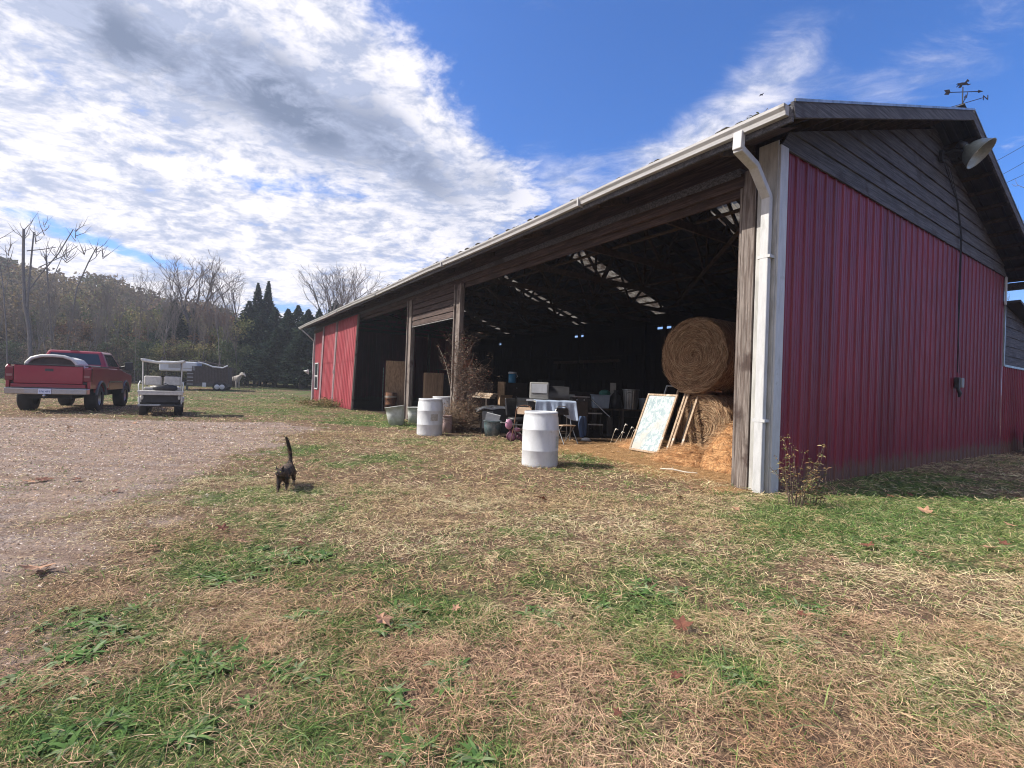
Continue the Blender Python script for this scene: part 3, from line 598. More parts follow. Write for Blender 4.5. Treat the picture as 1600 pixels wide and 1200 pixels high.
def leaning(u, v, wv, h, lean, side, label, glass, bars, m=M_frame, fw=.045):
    loc = BW(u, v); t = thing('window_frame', label, 'window frame', (loc[0], loc[1], hgt(loc[0], loc[1]) + .01), A, 'old frames leaning on the hay bales')
    # local: y along its width, z up; then leaned
    rot = Euler((R(side), R(lean), 0)); q = rot.to_matrix()
    def part(nm, mm, boxes, par):
        mb = MB()
        for c, s_ in boxes:
            mb.box(q @ Vector(c), s_, rot)
        return mb.build(nm, mm, par)
    bx_ = [((0, fw / 2, h / 2), (.04, fw, h)), ((0, wv - fw / 2, h / 2), (.04, fw, h)), ((0, wv / 2, fw / 2), (.038, wv - 2 * fw, fw)), ((0, wv / 2, h - fw / 2), (.038, wv - 2 * fw, fw))]
    part('frame', m, bx_, t)
    if bars: part('crossbar', m, [((0, wv / 2, h * b_), (.02, wv - 2 * fw, .02)) for b_ in bars], t)
    if glass:
        o = MB().box((0, 0, 0), (.012, wv - 2 * fw, h - 2 * fw)).build('glass_sheet', M_frost, t); o.location = q @ Vector((0, wv / 2, h / 2)); o.rotation_euler = rot
    return t
leaning(1.66, 3.26, .84, 1.44, 25, 0, 'wooden window frame holding a streaky frosted pane, frontmost of the leaning frames', True, ())
leaning(1.72, 3.02, .12, 1.52, 25, 0, 'narrow tan frame edge-on just behind the frosted pane', False, (.3, .5, .7))
leaning(1.80, 2.82, .60, 1.55, 25, 0, 'empty wooden window frame, rightmost of the leaning frames', False, ())
leaning(1.95, 2.96, .85, 1.62, 22, 0, 'pale metal framed screen standing tallest behind the frosted pane', False, (), M_steel, .02)
ch = thing('iron_bracket', 'short rusty iron bar lying across the tops of the leaning frames', 'bracket', BW(2.42, 2.55, 1.40), A)
MB().box((0, 0, .02), (.05, .55, .03)).build('bar', M_rust, ch); MB().tube([(0, -.2, .03), (-.02, 0, .10), (0, .2, .03)], .012, 6).build('hook', M_rust, ch)

# ------------------------------------------------------------------ barrels and pails in front
def barrel(loc, label, r=.29, h=.9, m=M_plastic, lab=None, open_=False, rz_=0, name='barrel'):
    t = thing(name, label, 'barrel', loc, rz_, None)
    prof = [(.001, 0), (r * .93, 0), (r * .975, .015), (r * .99, h * .07), (r * .992, h * .30), (r * .998, h * .303), (r * .998, h * .318), (r * .994, h * .322), (r * .996, h * .5), (r * .994, h * .672), (r * .998, h * .675), (r * .998, h * .69), (r * .99, h * .695), (r * .95, h * .9), (r * .90, h * .955), (r * .92, h * .965), (r * .92, h), (r * .87, h)]
    prof += [(r * .86, h * .2), (.001, h * .18)] if open_ else [(r * .86, h - .03), (.001, h - .025)]
    MB().lathe(prof, n=40).build('drum', m, t)
    if not open_:
        for x in (-.13, .13): MB().lathe([(.001, h - .012), (.03, h - .012), (.03, h - .03)], (x, 0, 0), 12).build('bung', m, t)
    if lab:
        a0, a1, z0, z1, lc = lab; ns = 8; vs = []
        for i in range(ns + 1):
            a = R(a0 + (a1 - a0) * i / ns)
            for z in (z0, z1): vs.append((r * 1.012 * math.cos(a), r * 1.012 * math.sin(a), z))
        MB().add(vs, [(2 * i, 2 * i + 2, 2 * i + 3, 2 * i + 1) for i in range(ns)]).build('paper_label', mat('label_' + str(lc[0]), lc, .8, 0, .3, 20), t)
    return t
x, y, z = gp(843, 726); barrel((x, y, z - .03), 'closed white plastic barrel standing alone on the grass before the open bay', .325, .98, lab=(-38, -18, .36, .56, (.42, .46, .44)))
x, y, z = gp(670, 680); barrel((x, y + .1, z - .02), 'white plastic barrel with a grey paper patch, beside the vine-covered post', .345, 1.0, lab=(-78, -45, .42, .60, (.36, .34, .31)))
x, y, z = gp(683, 672); barrel((x, y + .9, z), 'open-topped white barrel standing behind the barrel with the grey patch', .34, .98, open_=True)
def pail(px, py, r, h, label, m=M_plastic, tilt=0, tp=.8, dy=0.0, nm='bucket'):
    x, y, z = gp(px, py); t = thing(nm, label, nm, (x, y + dy, z - .01))
    o = MB().lathe([(.001, 0), (r * tp, 0), (r * (tp + .14), h * .6), (r, h * .97), (r * 1.05, h * .97), (r * 1.05, h), (r * .97, h), (r * (tp - .05), .03), (.001, .03)], n=26).build('pail', m, t)
    hd = MB().tube([(r * math.cos(a_), -.02 - .12 * math.sin(a_), h * .93 - .05 * math.sin(a_)) for a_ in np.linspace(0, math.pi, 9)], .004, 5).build('handle', M_steel, t)
    if tilt: t.rotation_euler = (0, R(tilt), 0)
    return t
M_plg = mat('dull_white_plastic', (.50, .52, .52), .6, 0, .15, 3, col2=(.36, .37, .35))
pail(620, 664, .30, .62, 'dull white tapered tub tipping over beside the plywood sheet', M_plg, -9)
pail(647, 661, .24, .56, 'small dull white tub standing at the foot of the second post', M_plg, 0)
pail(698, 676, .135, .50, 'faded pinkish cylinder pail beside the white barrel', mat('pinkish_plastic', (.36, .27, .27), .7, 0, .2, 3), 0, .95)

# ------------------------------------------------------------------ clutter under the roof
def boxy(mb, x0, x1, y0, y1, z0, z1): return mb.bx(x0, x1, y0, y1, z0, z1)
def T(name, label, cat, px, py, rz_=.1, dy=0.0, dz=0.0, group=None):
    x, y, z = gp(px, py); x = x * (y + dy) / y; y = y + dy
    return thing(name, label, cat, (x, y, hgt(x, y) + dz), rz_, group)
M_teal = mat('teal_enamel', (.07, .12, .135), .45, 0, .3, 6, col2=(.16, .19, .2)); M_blue = mat('blue_plastic', (.03, .19, .36), .45); M_bluegrey = mat('bluegrey_plastic', (.27, .33, .42), .5, 0, .1, 3)
M_dkwood = mat('dark_stained_wood', (.045, .033, .028), .6, 0, .3, 4); M_dk = mat('near_black_paint', (.022, .022, .026), .5, 0, .3, 4); M_lgrey = mat('light_grey_plastic', (.30, .30, .29), .5, 0, .1, 4)
M_cloth = mat('pale_blue_sheet', (.30, .37, .50), .85, 0, .08, 3, bump=.2); M_gcloth = mat('grey_sheet', (.36, .38, .40), .85, 0, .15, 3); M_pink = mat('mauve_pink_plastic', (.46, .22, .34), .5); M_purple = mat('dark_purple_plastic', (.10, .025, .06), .5)
M_tan = mat('tan_vinyl', (.42, .30, .21), .7, 0, .15, 4); M_greenc = mat('green_tarp', (.03, .13, .11), .7, 0, .3, 5); M_vinew = mat('vine_bark', (.11, .075, .06), .9, 0, .3, 5); M_stick = mat('bleached_stick', (.5, .45, .38), .9, 0, .2, 5)
def drape(pts_fn, nx_, ny_, name, m, parent, th=.006):
    vs = [pts_fn(i / nx_, j / ny_) for j in range(ny_ + 1) for i in range(nx_ + 1)]
    mb = MB(); mb.add(vs, [(j * (nx_ + 1) + i, j * (nx_ + 1) + i + 1, (j + 1) * (nx_ + 1) + i + 1, (j + 1) * (nx_ + 1) + i) for j in range(ny_) for i in range(nx_)], True)
    o = mb.build(name, m, parent); s_ = o.modifiers.new('thick', 'SOLIDIFY'); s_.thickness = th; return o
t = T('wash_tub', 'dark teal tub beside the vine-covered post', 'tub', 769, 682, 0)
MB().lathe([(.001, 0), (.19, 0), (.24, .3), (.245, .42), (.26, .43), (.25, .44), (.235, .42), (.18, .03), (.001, .03)], n=24).build('tub', M_teal, t); MB().box((.0, -.02, .52), (.38, .28, .2), (0, R(12), 0)).build('folded_cloth', M_gcloth, t)
t = T('storage_chest', 'low dark chest under a crumpled grey sheet, left in the clutter', 'chest', 785, 676, .15)
MB().bx(-.62, .40, -.02, .55, 0, .72).build('chest_body', M_dk, t, .01); MB().bx(-.62, -.3, -.035, -.022, .12, .62).build('side_panel', M_lgrey, t)
drape(lambda a, b: (-.80 + 1.25 * a, -.12 + .72 * b - .03 * math.sin(9 * a), .755 + .02 * math.sin(13 * a + 3 * b) + .02 * math.sin(17 * b) - .16 * max(0, .18 - a) * 4 - .09 * max(0, .12 - b) * 5), 22, 10, 'sheet', M_gcloth, t)
t = T('cardboard_box', 'open tan cardboard box on the far side of the grey-sheeted chest', 'box', 797, 668, .2, 1.0, .72)
MB().bx(-.42, .02, -.1, .25, 0, .30).build('carton', M_card, t); MB().box((-.2, -.17, .31), (.42, .16, .008), (R(-25), 0, 0)).build('flap', M_card, t)
t = T('paper_carton', 'pale grey carton right of the tan cardboard box', 'box', 812, 668, .1, 1.0, .66)
MB().bx(-.12, .33, -.1, .25, 0, .32).build('carton', M_lgrey, t); MB().bx(-.11, .32, -.103, -.101, .2, .215).build('tape', M_card, t)
t = T('dresser', 'tall dark dresser with a brown end, carrying a blue jug', 'dresser', 800, 664, .5, 2.0)
DR = t; MB().bx(-.5, .5, -.25, .25, 0, 1.52).build('carcass', M_dkwood, t, .008); MB().bx(-.56, -.502, -.27, .27, 0.4, 1.55).build('end_panel', M_card, t)
for k in range(4): d_ = MB().bx(-.45, .45, -.27, -.252, .12 + k * .35, .42 + k * .35).build('drawer', M_dkwood, t); MB().ball((0, -.285, .27 + k * .35), .02).build('knob', M_steel, d_)
t = thing('water_jug', 'blue drinks cooler with white lid on the dresser', 'cooler', (DR.location.x - .05, DR.location.y - .08, DR.location.z + 1.52))
MB().lathe([(.001, 0), (.145, 0), (.155, .04), (.155, .36), (.001, .36)], n=22).build('body', M_blue, t); MB().lathe([(.001, .36), (.165, .36), (.168, .42), (.14, .44), (.001, .44)], n=22).build('lid', M_plastic, t); MB().tube([(.16, 0, .34), (.21, -.05, .26), (.16, -.08, .22)], .01, 6).build('handle', M_plastic, t)
t = T('gas_grill', 'black gas grill with a light grey lid panel in the middle of the clutter', 'grill', 842, 686, -.1, .95)
MB().bx(-.36, .62, -.2, .4, .78, 1.02).build('firebox', M_dk, t, .02); MB().bx(-.3, .24, -.24, .3, 1.05, 1.52).build('side_cabinet', M_lgrey, t, .03); MB().bx(-.25, .19, -.252, -.243, 1.22, 1.47).build('front_panel', M_plastic, t); MB().bx(-.22, .16, -.256, -.253, 1.19, 1.20).build('slot', M_dk, t)
lid_ = MB().lathe([(.3, -.02), (.31, .35), (.3, .72)], (0, 0, 0), 20, 'X').build('lid', M_dk, t); lid_.location = (.1, .1, 1.12); MB().bx(-.38, .3, -.30, -.18, .98, 1.03).build('side_shelf', M_plastic, t)
for sx_ in (-.32, .58): MB().bx(sx_ - .02, sx_ + .02, -.18, .36, 0, .78).build('leg', M_dk, t)
t = T('white_box', 'small white box with a round dark hole, behind the blue sheet', 'box', 880, 684, .0, 1.1, .92)
MB().bx(-.32, .14, -.1, .2, 0, .24).build('case', M_plastic, t, .01); MB().lathe([(.001, -.105), (.045, -.105), (.045, -.09)], (-.08, 0, .10), 16, 'Y').build('hole', M_dk, t); MB().bx(.16, .30, -.1, .2, -.05, .27).build('folder', M_lgrey, t)
t = T('folding_table', 'folding table covered by the pale blue sheet', 'table', 866, 690, .08, .25)
FT = t; MB().bx(-.50, .48, -.02, .6, .98, 1.02).build('tabletop', M_lgrey, t)
for sx_ in (-.44, .42):
    for sy_ in (.03, .55): MB().tube([(sx_, sy_, 0), (sx_, sy_, .98)], .015, 6).build('leg', M_steel, t)
t = thing('bedsheet', 'pale blue sheet draped over the folding table', 'sheet', (FT.location.x, FT.location.y, FT.location.z + 1.022), .08)
def shf(a, b):
    x = -.52 + 1.06 * a; hang = max(0, .55 - b) / .55; f = .035 * math.sin(a * 23) + .02 * math.sin(a * 41 + 1)
    if b > .55: return (x, (b - .55) * 1.2 - .03, .012 + .006 * math.sin(a * 15 + b * 8))
    return (x + (.10 * hang * (a - .3)) + .06 * hang * math.sin(6 * a), -.05 - .03 * hang + f * hang - .05 * hang * a, .012 - hang * (.40 + .10 * math.sin(a * 7 + 1.0)))
drape(shf, 60, 24, 'cloth', M_cloth, t)
def fchair(px, py, label, rz_, mb_back, tilt, dy=0.0):
    t = T('folding_chair', label, 'folding chair', px, py, rz_, dy, 0, 'folding chairs in the clutter')
    for s_ in (-1, 1):
        MB().tube([(s_ * .21, -.28, 0), (s_ * .21, .02, .42), (s_ * .20, .14, .82), (s_ * .12, .17, .90), (0, .175, .92)], .013, 6).build('front_leg', M_rust if mb_back is M_tan else M_steel, t)
        MB().tube([(s_ * .19, .26, 0), (s_ * .19, -.16, .46)], .013, 6).build('rear_leg', M_steel, t)
    MB().box((0, 0, .44), (.40, .38, .025), (R(-3), 0, 0)).build('seat', M_tan if mb_back is not M_tan else M_dk, t, .01); MB().box((0, .14, .78), (.38, .02, .18), (R(-12), 0, 0)).build('backrest', mb_back, t, .008)
    return t
fchair(815, 692, 'folding chair with a tan rounded backrest left of the white barrel', -.3, M_tan, 0)
fchair(882, 692, 'brown metal folding chair in front of the blue sheet', .5, M_dk, 0)
# upturned pink tricycle
t = T('tricycle', 'small mauve and purple child tricycle with white grips lying in the grass edge', 'tricycle', 792, 690, .3)
for c_, r_ in (((.1, -.05, .14), .13), ((.38, .12, .10), .09), ((.38, -.16, .10), .09)):
    w_ = MB().lathe([(r_ - .03, -.025), (r_, -.02), (r_, .02), (r_ - .03, .025)], c_, 18, 'Y').build('wheel', M_purple, t)
    MB().lathe([(.001, -.02), (r_ - .035, -.02), (r_ - .035, .02), (.001, .02)], c_, 14, 'Y').build('rim', M_pink, w_)
MB().tube([(.1, -.05, .14), (.02, -.05, .38), (-.02, -.05, .5)], .02, 8).build('fork', M_purple, t); MB().tube([(.05, -.05, .30), (.22, -.03, .22), (.38, -.02, .12)], .026, 8).build('frame', M_purple, t)
MB().tube([(.05, .17, .50), (0, .08, .55), (-.03, -.05, .50), (-.1, -.16, .48), (-.24, -.22, .50)], .012, 6).build('handlebar', M_plastic, t)
MB().ball((.02, -.06, .44), (.10, .06, .13)).build('front_shield', M_pink, t); MB().ball((.24, -.03, .30), (.11, .08, .05)).build('seat', M_pink, t)
MB().tube([(.30, -.06, .25), (.52, -.16, .03)], .014, 6).build('push_bar', M_stick, t)
t = T('cabinet', 'tall narrow black cabinet right of the blue sheet', 'cabinet', 905, 686, .1, .8)
MB().bx(-.24, .24, -.02, .5, 0, 1.12).build('carcass', M_dk, t, .01); MB().bx(-.21, .21, -.035, -.022, .5, 1.0).build('door', M_dkwood, t); MB().bx(-.26, .26, -.04, .5, 1.12, 1.15).build('top_panel', M_steel, t)
for s_ in (-.12, .1): MB().ball((s_, -.04, 1.05), .02).build('dial', M_plastic, t)
t = T('plank_bench', 'long low plank bench carrying tubs and a metal bin', 'bench', 965, 682, -.05, 1.9)
PB = t; MB().bx(-.95, 1.15, -.3, .35, .70, .75).build('plank', M_truss, t)
for s_ in (-.8, .1, 1.0):
    for q_ in (-.26, .26): MB().bx(s_ - .04, s_ + .04, q_ - .03, q_ + .03, 0, .70).build('leg', M_dkwood, t)
bxl, byl, bzl = PB.location
t = thing('storage_tub', 'blue-grey plastic tub on the bench, with green cloth spilling out', 'tub', (bxl - .62, byl, bzl + .75)); MB().box((0, 0, .21), (.50, .40, .42), taper=1.14).build('tub', M_bluegrey, t, .02); MB().bx(-.31, .31, -.25, .25, .42, .45).build('rim', M_bluegrey, t, .008)
MB().ball((.14, 0, .50), (.20, .16, .13), 9, 6).build('green_cloth', M_greenc, t)
t = thing('rubbish_bag', 'black bag on the bench between the blue-grey tub and the metal bin', 'bag', (bxl - .10, byl + .05, bzl + .75)); b_ = MB(); b_.lathe([(.001, 0), (.17, .0), (.20, .2), (.17, .42), (.05, .55), (.07, .62), (.001, .62)], wob=.08, n=18).build('sack', M_dk, t); MB().tube([(.05, 0, .55), (-.05, .02, .56)], .015, 6).build('tie', M_lgrey, t)
t = thing('metal_bin', 'ribbed galvanised dustbin on the bench before the dark back wall', 'bin', (bxl + .40, byl, bzl + .75))
b_ = MB(); n_ = 40; vs = []
for r_, h_ in ((.21, 0), (.245, .32), (.265, .64)):
    for k in range(n_): a_ = 2 * math.pi * k / n_; q_ = r_ + (.006 if k % 2 else -.006); vs.append((q_ * math.cos(a_), q_ * math.sin(a_), h_))
b_.add(vs, [(i * n_ + k, i * n_ + (k + 1) % n_, (i + 1) * n_ + (k + 1) % n_, (i + 1) * n_ + k) for i in range(2) for k in range(n_)], False); b_.build('body', M_steel, t); MB().lathe([(.27, .62), (.285, .64), (.285, .67), (.26, .67), (.25, .64)], n=30).build('rim', M_steel, t)
for s_ in (-1, 1): MB().tube([(s_ * .06 - .12, -.245, .52), (s_ * .06 - .12, -.28, .55), (-.12, -.285, .56)], .008, 5).build('handle', M_dark, t)
t = thing('white_tub', 'pale tub at the right end of the plank bench', 'tub', (bxl + .85, byl, bzl + .75)); MB().lathe([(.001, 0), (.14, 0), (.17, .34), (.185, .35), (.185, .38), (.16, .38), (.13, .03), (.001, .03)], n=22).build('pail', M_bluegrey, t); MB().tube([(.17, 0, .33), (0, -.19, .24), (-.17, 0, .33)], .004, 5).build('handle', M_steel, t)
t = thing('notice_board', 'pale board sheet standing behind the black bag', 'board', (bxl - .10, byl + .5, bzl + .0)); MB().bx(-.10, .10, -.01, .01, .9, 1.62).build('board', M_lgrey, t); MB().bx(-.03, .03, .01, .03, 0, 1.4).build('stake', M_dkwood, t)
t = T('steel_pole', 'bright steel pole leaning diagonally before the bench', 'pole', 952, 684, 0, .5); MB().tube([(-.55, .2, 1.08), (.0, 0, .56)], .018, 8).build('pole', M_chrome, t); MB().tube([(.0, 0, .56), (.03, -.03, .48)], .028, 8).build('end_grip', M_dk, t); MB().bx(-.08, .06, -.02, .08, 0, .56).build('stand', M_dk, t); MB().bx(-.25, .2, -.1, .2, 0, .05).build('foot', M_dk, t)
t = T('step_stool', 'dark two-step stool between the cabinet and the pole', 'stool', 930, 686, 0, .7)
for z_, y_ in ((.32, 0), (.64, .2)): MB().bx(-.22, .22, y_, y_ + .2, z_, z_ + .03).build('step', M_steel, t)
for s_ in (-.21, .21): MB().bx(s_ - .015, s_ + .015, 0, .04, 0, .32).build('front_leg', M_dk, t); MB().bx(s_ - .015, s_ + .015, .36, .4, 0, .66).build('rear_leg', M_dk, t)
t = T('shoe', 'worn white shoe below a bunched pair of jeans by the folding chair', 'shoe', 912, 690, .2, .2); MB().ball((.06, 0, .045), (.13, .05, .045)).build('upper', M_plastic, t); MB().bx(-.08, .19, -.05, .05, 0, .02).build('sole', M_lgrey, t)
t = T('jeans', 'blue jeans hanging down beside the black cabinet', 'jeans', 908, 688, 0, .3, 0); MB().tube([(0, .05, .62), (-.02, 0, .40), (0, -.02, .2), (.02, -.02, .06)], [.06, .08, .07, .06], 10).build('trouser_leg', mat('denim', (.06, .10, .20), .9), t); MB().tube([(.08, .08, .62), (.09, .03, .35), (.09, .02, .1)], [.06, .07, .05], 10).build('trouser_leg', mat('denim', (.06, .10, .20), .9), t)
t = T('wooden_crate', 'dark wooden crate full of scrap, right of the black cabinet top', 'crate', 930, 682, .1, 2.6, .70); MB().bx(-.45, .35, -.2, .2, .0, .32).build('crate_body', M_dkwood, t)
for k in range(4): MB().tube([(-.4 + k * .2, 0, .3), (-.1 + k * .22, .1, .46 + .04 * (k % 2))], .025, 6).build('scrap', M_rust if k % 2 else M_dk, t)
t = T('machine_frame', 'jumble of black machinery between the grill and the folding table', 'machinery', 858, 688, 0, 1.6)
for k in range(7): a_ = random.random() * 3; MB().box((-.3 + k * .16, random.uniform(-.1, .2), .35 + .12 * (k % 3)), (.22, .2, .5 + .1 * (k % 2)), (random.uniform(-.3, .3), random.uniform(-.3, .3), a_)).build('casing', M_dk if k % 3 else M_dkwood, t, .01)
for k in range(2): MB().box((-.62 + .14 * k, -.25, .62), (.09, .03, .72), (0, R(14), 0)).build('louvre', M_lgrey, t)
def junk(name, label, cat, px, py, dy, build, rz_=.1, dz=0.0):
    t = T(name, label, cat, px, py, rz_, dy, dz); build(t); return t
def tool_chest(t):
    MB().bx(-.35, .35, -.2, .2, 0, .85).build('carcass', M_dk, t, .01)
    for k in range(5): MB().bx(-.32, .32, -.225, -.202, .05 + k * .16, .18 + k * .16).build('drawer', M_dark, t)
junk('tool_chest', 'black tool chest of drawers left of the tall black cabinet', 'tool chest', 888, 680, 1.7, tool_chest)
def office_chair(t):
    MB().lathe([(.001, .42), (.24, .42), (.26, .46), (.24, .52), (.001, .53)], n=20).build('seat', M_dk, t); MB().box((0, .22, .80), (.44, .07, .50), (R(-8), 0, 0)).build('backrest', M_dk, t, .03); MB().tube([(0, 0, .08), (0, 0, .42)], .03, 8).build('column', M_steel, t)
    for k in range(5): MB().tube([(0, 0, .10), (.28 * math.cos(k * 1.257), .28 * math.sin(k * 1.257), .05)], .02, 5).build('leg', M_dark, t)
junk('office_chair', 'black swivel chair turned away, behind the pink tricycle', 'office chair', 806, 684, .5, office_chair, .9)
def pallet(t):
    for k in range(6): MB().box((0, .02, .1 + k * .19), (1.1, .02, .12)).build('slat', M_dkwood, t)
    for k in (-.5, 0, .5): MB().box((k, .07, .55), (.05, .09, 1.15)).build('batten', M_dkwood, t)
junk('pallet', 'dark wooden pallet stood on end behind the low chest', 'pallet', 752, 668, 2.2, pallet, .3)
# shelf of dark things along the rear, glimpsed in the gloom
for k, (px_, h_, w_, lb, m_) in enumerate(((745, 1.5, 1.2, 'dark cupboard deep in the bay behind the vines', M_dkwood), (862, 1.7, 1.0, 'dark cupboard standing behind the grill', M_dk), (905, 1.25, 1.3, 'wide dark cupboard behind the plank bench', M_dkwood))):
    t = T('cupboard', lb, 'cupboard', px_, 668, .3, 3.2, 0); MB().bx(-w_ / 2, w_ / 2, 0, .5, 0, h_).build('carcass', m_, t); 
    for s_ in (0, 1): MB().bx(-w_ / 2 + .03 + s_ * w_ / 2, -.03 + s_ * w_ / 2, -.015, -.002, .1, h_ - .08).build('door', m_, t)
t = thing('shelf_rail', 'long pale plank fixed along the dark back of the barn', 'shelf', BW(11.8, 16.5, 2.85), A); MB().bx(-.02, .12, -2.2, 3.3, 0, .16).build('plank', M_truss, t)
for v_ in (-1.8, .5, 2.9): MB().bx(.0, .3, v_, v_ + .05, -.3, 0).build('bracket', M_dkwood, t)
# left bays
t = thing('plywood_sheet', 'brown plywood sheet leaning in the third bay behind the white tubs', 'plywood', BW(1.6, 19.25, 0), .25); MB().box((0, 0, 1.22), (1.15, .02, 2.45), (R(12), 0, 0)).build('sheet', M_ply, t); MB().box((-.68, .05, 1.05), (.04, .05, 2.1), (R(12), 0, 0)).build('loose_batten', M_wood, t)
t = thing('oil_drum', 'rusty dark drum with pale bands just inside the red sliding door', 'drum', BW(1.2, 19.0, 0)); MB().lathe([(.001, 0), (.29, 0), (.29, .29), (.30, .3), (.29, .31), (.29, .58), (.30, .59), (.29, .6), (.29, .88), (.28, .88), (.28, .85), (.001, .85)], n=28).build('drum', M_rust, t); MB().lathe([(.293, .63), (.293, .72)], n=28).build('band', mat('bleached_band', (.32, .28, .24), .8), t)
t = thing('wall_shelf', 'high plank shelf in the third bay carrying an orange crate', 'shelf', BW(3.6, 17.0, 2.1), A); MB().bx(0, .5, -1.2, 2.2, 0, .04).build('plank', M_dkwood, t); MB().bx(.1, .15, -1.1, -1.05, -2.3, 0).build('leg', M_dkwood, t); MB().bx(.1, .15, 2.1, 2.15, -2.3, 0).build('leg', M_dkwood, t)
t = thing('orange_crate', 'orange crate with a board across it on the high shelf', 'crate', BW(3.75, 16.2, 2.141), A); MB().bx(-.15, .2, -.3, .3, 0, .42).build('crate_body', mat('orange_plastic', (.32, .08, .03), .6), t); MB().box((-.1, .5, .46), (.06, 1.7, .03), (R(4), 0, 0)).build('board', M_wood, t)
t = thing('cabinet', 'brown cabinet in the second bay behind the white barrels', 'cabinet', BW(3.0, 18.0, 0), 1.9); MB().bx(-.1, .5, -.45, .45, 0, 1.9).build('carcass', M_ply, t, .01); MB().bx(-.12, -.102, -.42, -.01, .1, 1.8).build('door', M_ply, t); MB().bx(-.12, -.102, .01, .42, .1, 1.8).build('door', M_ply, t)
t = thing('cupboard', 'dark cupboard in the third bay left of the plywood sheet', 'cupboard', BW(5.0, 21.5, 0), A); MB().bx(0, .5, -.8, .8, 0, 1.9).build('carcass', M_dkwood, t); 
for k in range(5): MB().bx(-.02, -.002, -.78, .78, .1 + k * .36, .42 + k * .36).build('drawer', M_dkwood, t)
t = thing('stacked_lumber', 'pale boards stacked flat behind the open white barrel', 'lumber', BW(1.5, 10.9, 0), A)
for k in range(3): MB().bx(-.1 + .05 * k, .1 + .05 * k, -.9, .7 - .2 * k, .95 + k * .06, 1.0 + k * .06).build('board', M_frame, t)
for s_ in (-.7, .5): MB().bx(-.1, .15, s_, s_ + .08, 0, .95).build('trestle', M_dkwood, t)
# pale weathered stick on the grass
x, y, z = gp(1062, 740); t = thing('stick', 'long pale bleached stick lying on the hay-strewn grass near the corner post', 'stick', (x, y, z + .02), 0); MB().tube([(-.27, .20, .02), (-.1, .09, .035), (.08, -.05, .015), (.25, -.13, .02)], [.013, .016, .013, .007], 7).build('shaft', M_stick, t); MB().tube([(-.12, .1, .03), (-.05, .18, .06)], [.008, .003], 5).build('twig', M_stick, t)

# ------------------------------------------------------------------ red pickup
M_paint = mat('red_truck_paint', (.26, .008, .030), .32, .1, .06, 3, coat=.6); M_trimp = mat('faded_tan_red_paint', (.30, .09, .05), .35, .1, .1, 3, coat=.4)
M_tail = mat('tail_lamp_red', (.16, .008, .02), .2, 0); M_off = mat('offwhite_rib', (.62, .62, .58), .5, 0, .12, 4); M_flare2 = mat('lamp_lens', (.26, .12, .12), .2); M_flare = mat('grey_flare', (.10, .11, .12), .5)
TH = R(27.5)
trk = thing('pickup_truck', 'red heavy pickup truck seen from behind, with a white-rimmed arch in its bed', 'pickup truck', (gx(141, 15.75) - 1.02 * math.cos(TH), 15.75 - 1.02 * math.sin(TH), .02), TH)
def arc(cy, cz, r, a0, a1, n=10): return [(cy + r * math.cos(R(a0 + (a1 - a0) * i / n)), cz + r * math.sin(R(a0 + (a1 - a0) * i / n))) for i in range(n + 1)]
LW, RWh = 5.75, .45
def side_poly(z0, y0, y1, top, wc):
    p = [(y0, z0)] + ([(wc - .50, z0)] + list(arc(wc, .46, .52, 160, 20))[0:] + [(wc + .50, z0)]) + [(y1, z0)] + top
    return p
# bed sides
for s in (-1, 1):
    p = side_poly(.78, .04, 2.15, [(2.15, 1.50), (.10, 1.52), (.02, 1.45)], 1.22)
    MB().prism(p, s * .93, s * 1.02, 'X').build('bed_side', M_paint, trk, .02)
    MB().bx(s * .86, s * 1.0, .05, 2.14, 1.515, 1.545).build('bed_rail', M_dark, trk, .01)
    fl = MB(); pts = arc(1.22, .46, .56, 170, 10, 12); fl.tube([(s * 1.03, a, b) for a, b in pts], .045, 6); fl.build('wheel_flare', M_flare, trk)
    fl = MB(); pts = arc(4.72, .46, .56, 170, 10, 12); fl.tube([(s * 1.01, a, b) for a, b in pts], .04, 6); fl.build('wheel_flare', M_flare, trk)
    MB().prism([(.0, 1.02), (.20, 1.02), (.20, 1.47), (.06, 1.47), (.0, 1.42)], s * .84, s * 1.03, 'X').build('tail_light', M_tail, trk, .015); MB().bx(s * .86, s * 1.0, -.012, -.001, 1.15, 1.22).build('reverse_lamp', M_flare2, trk)
    MB().bx(s * 1.005, s * 1.03, 2.2, 4.1, .98, 1.03).build('side_molding', M_chrome, trk)
    MB().bx(s * 1.0, s * 1.024, 2.25, 4.2, .72, .97).build('lower_stripe', M_trimp, trk, .005)
    MB().bx(s * 1.0, s * 1.03, 2.05, 2.15, .80, .97).build('marker', M_chrome, trk)
MB().bx(-.93, .93, .15, 2.1, .90, .96).build('bed_floor', M_dark, trk); MB().bx(-.93, .93, 2.1, 2.16, .90, 1.5).build('bed_front', M_paint, trk)
tg = MB().bx(-.83, .83, .0, .09, .93, 1.51).build('tailgate', M_paint, trk, .025)
MB().bx(-.82, .82, -.02, .09, 1.515, 1.55).build('top_cap', M_dark, tg, .008); MB().bx(-.10, .10, -.012, .0, 1.33, 1.41).build('handle', M_dark, tg, .004)
MB().bx(-.80, .80, -.014, .0, 1.015, 1.03).build('crease', M_paint, tg); MB().bx(-.9, .9, .02, .12, .80, .92).build('valance', M_paint, trk, .01)
bp_ = MB(); bp_.prism([(-1.02, .02), (-.98, -.16), (-.5, -.24), (.5, -.24), (.98, -.16), (1.02, .02)], .60, .79, 'Z'); bmp = bp_.build('rear_bumper', M_chrome, trk, .02)
MB().bx(-.95, .95, -.14, .06, .79, .815).build('step_pad', M_dark, bmp)
pl = MB().bx(-.17, .14, -.262, -.25, .615, .775).build('license_plate', mat('plate_white', (.62, .66, .78), .5), trk, .004)
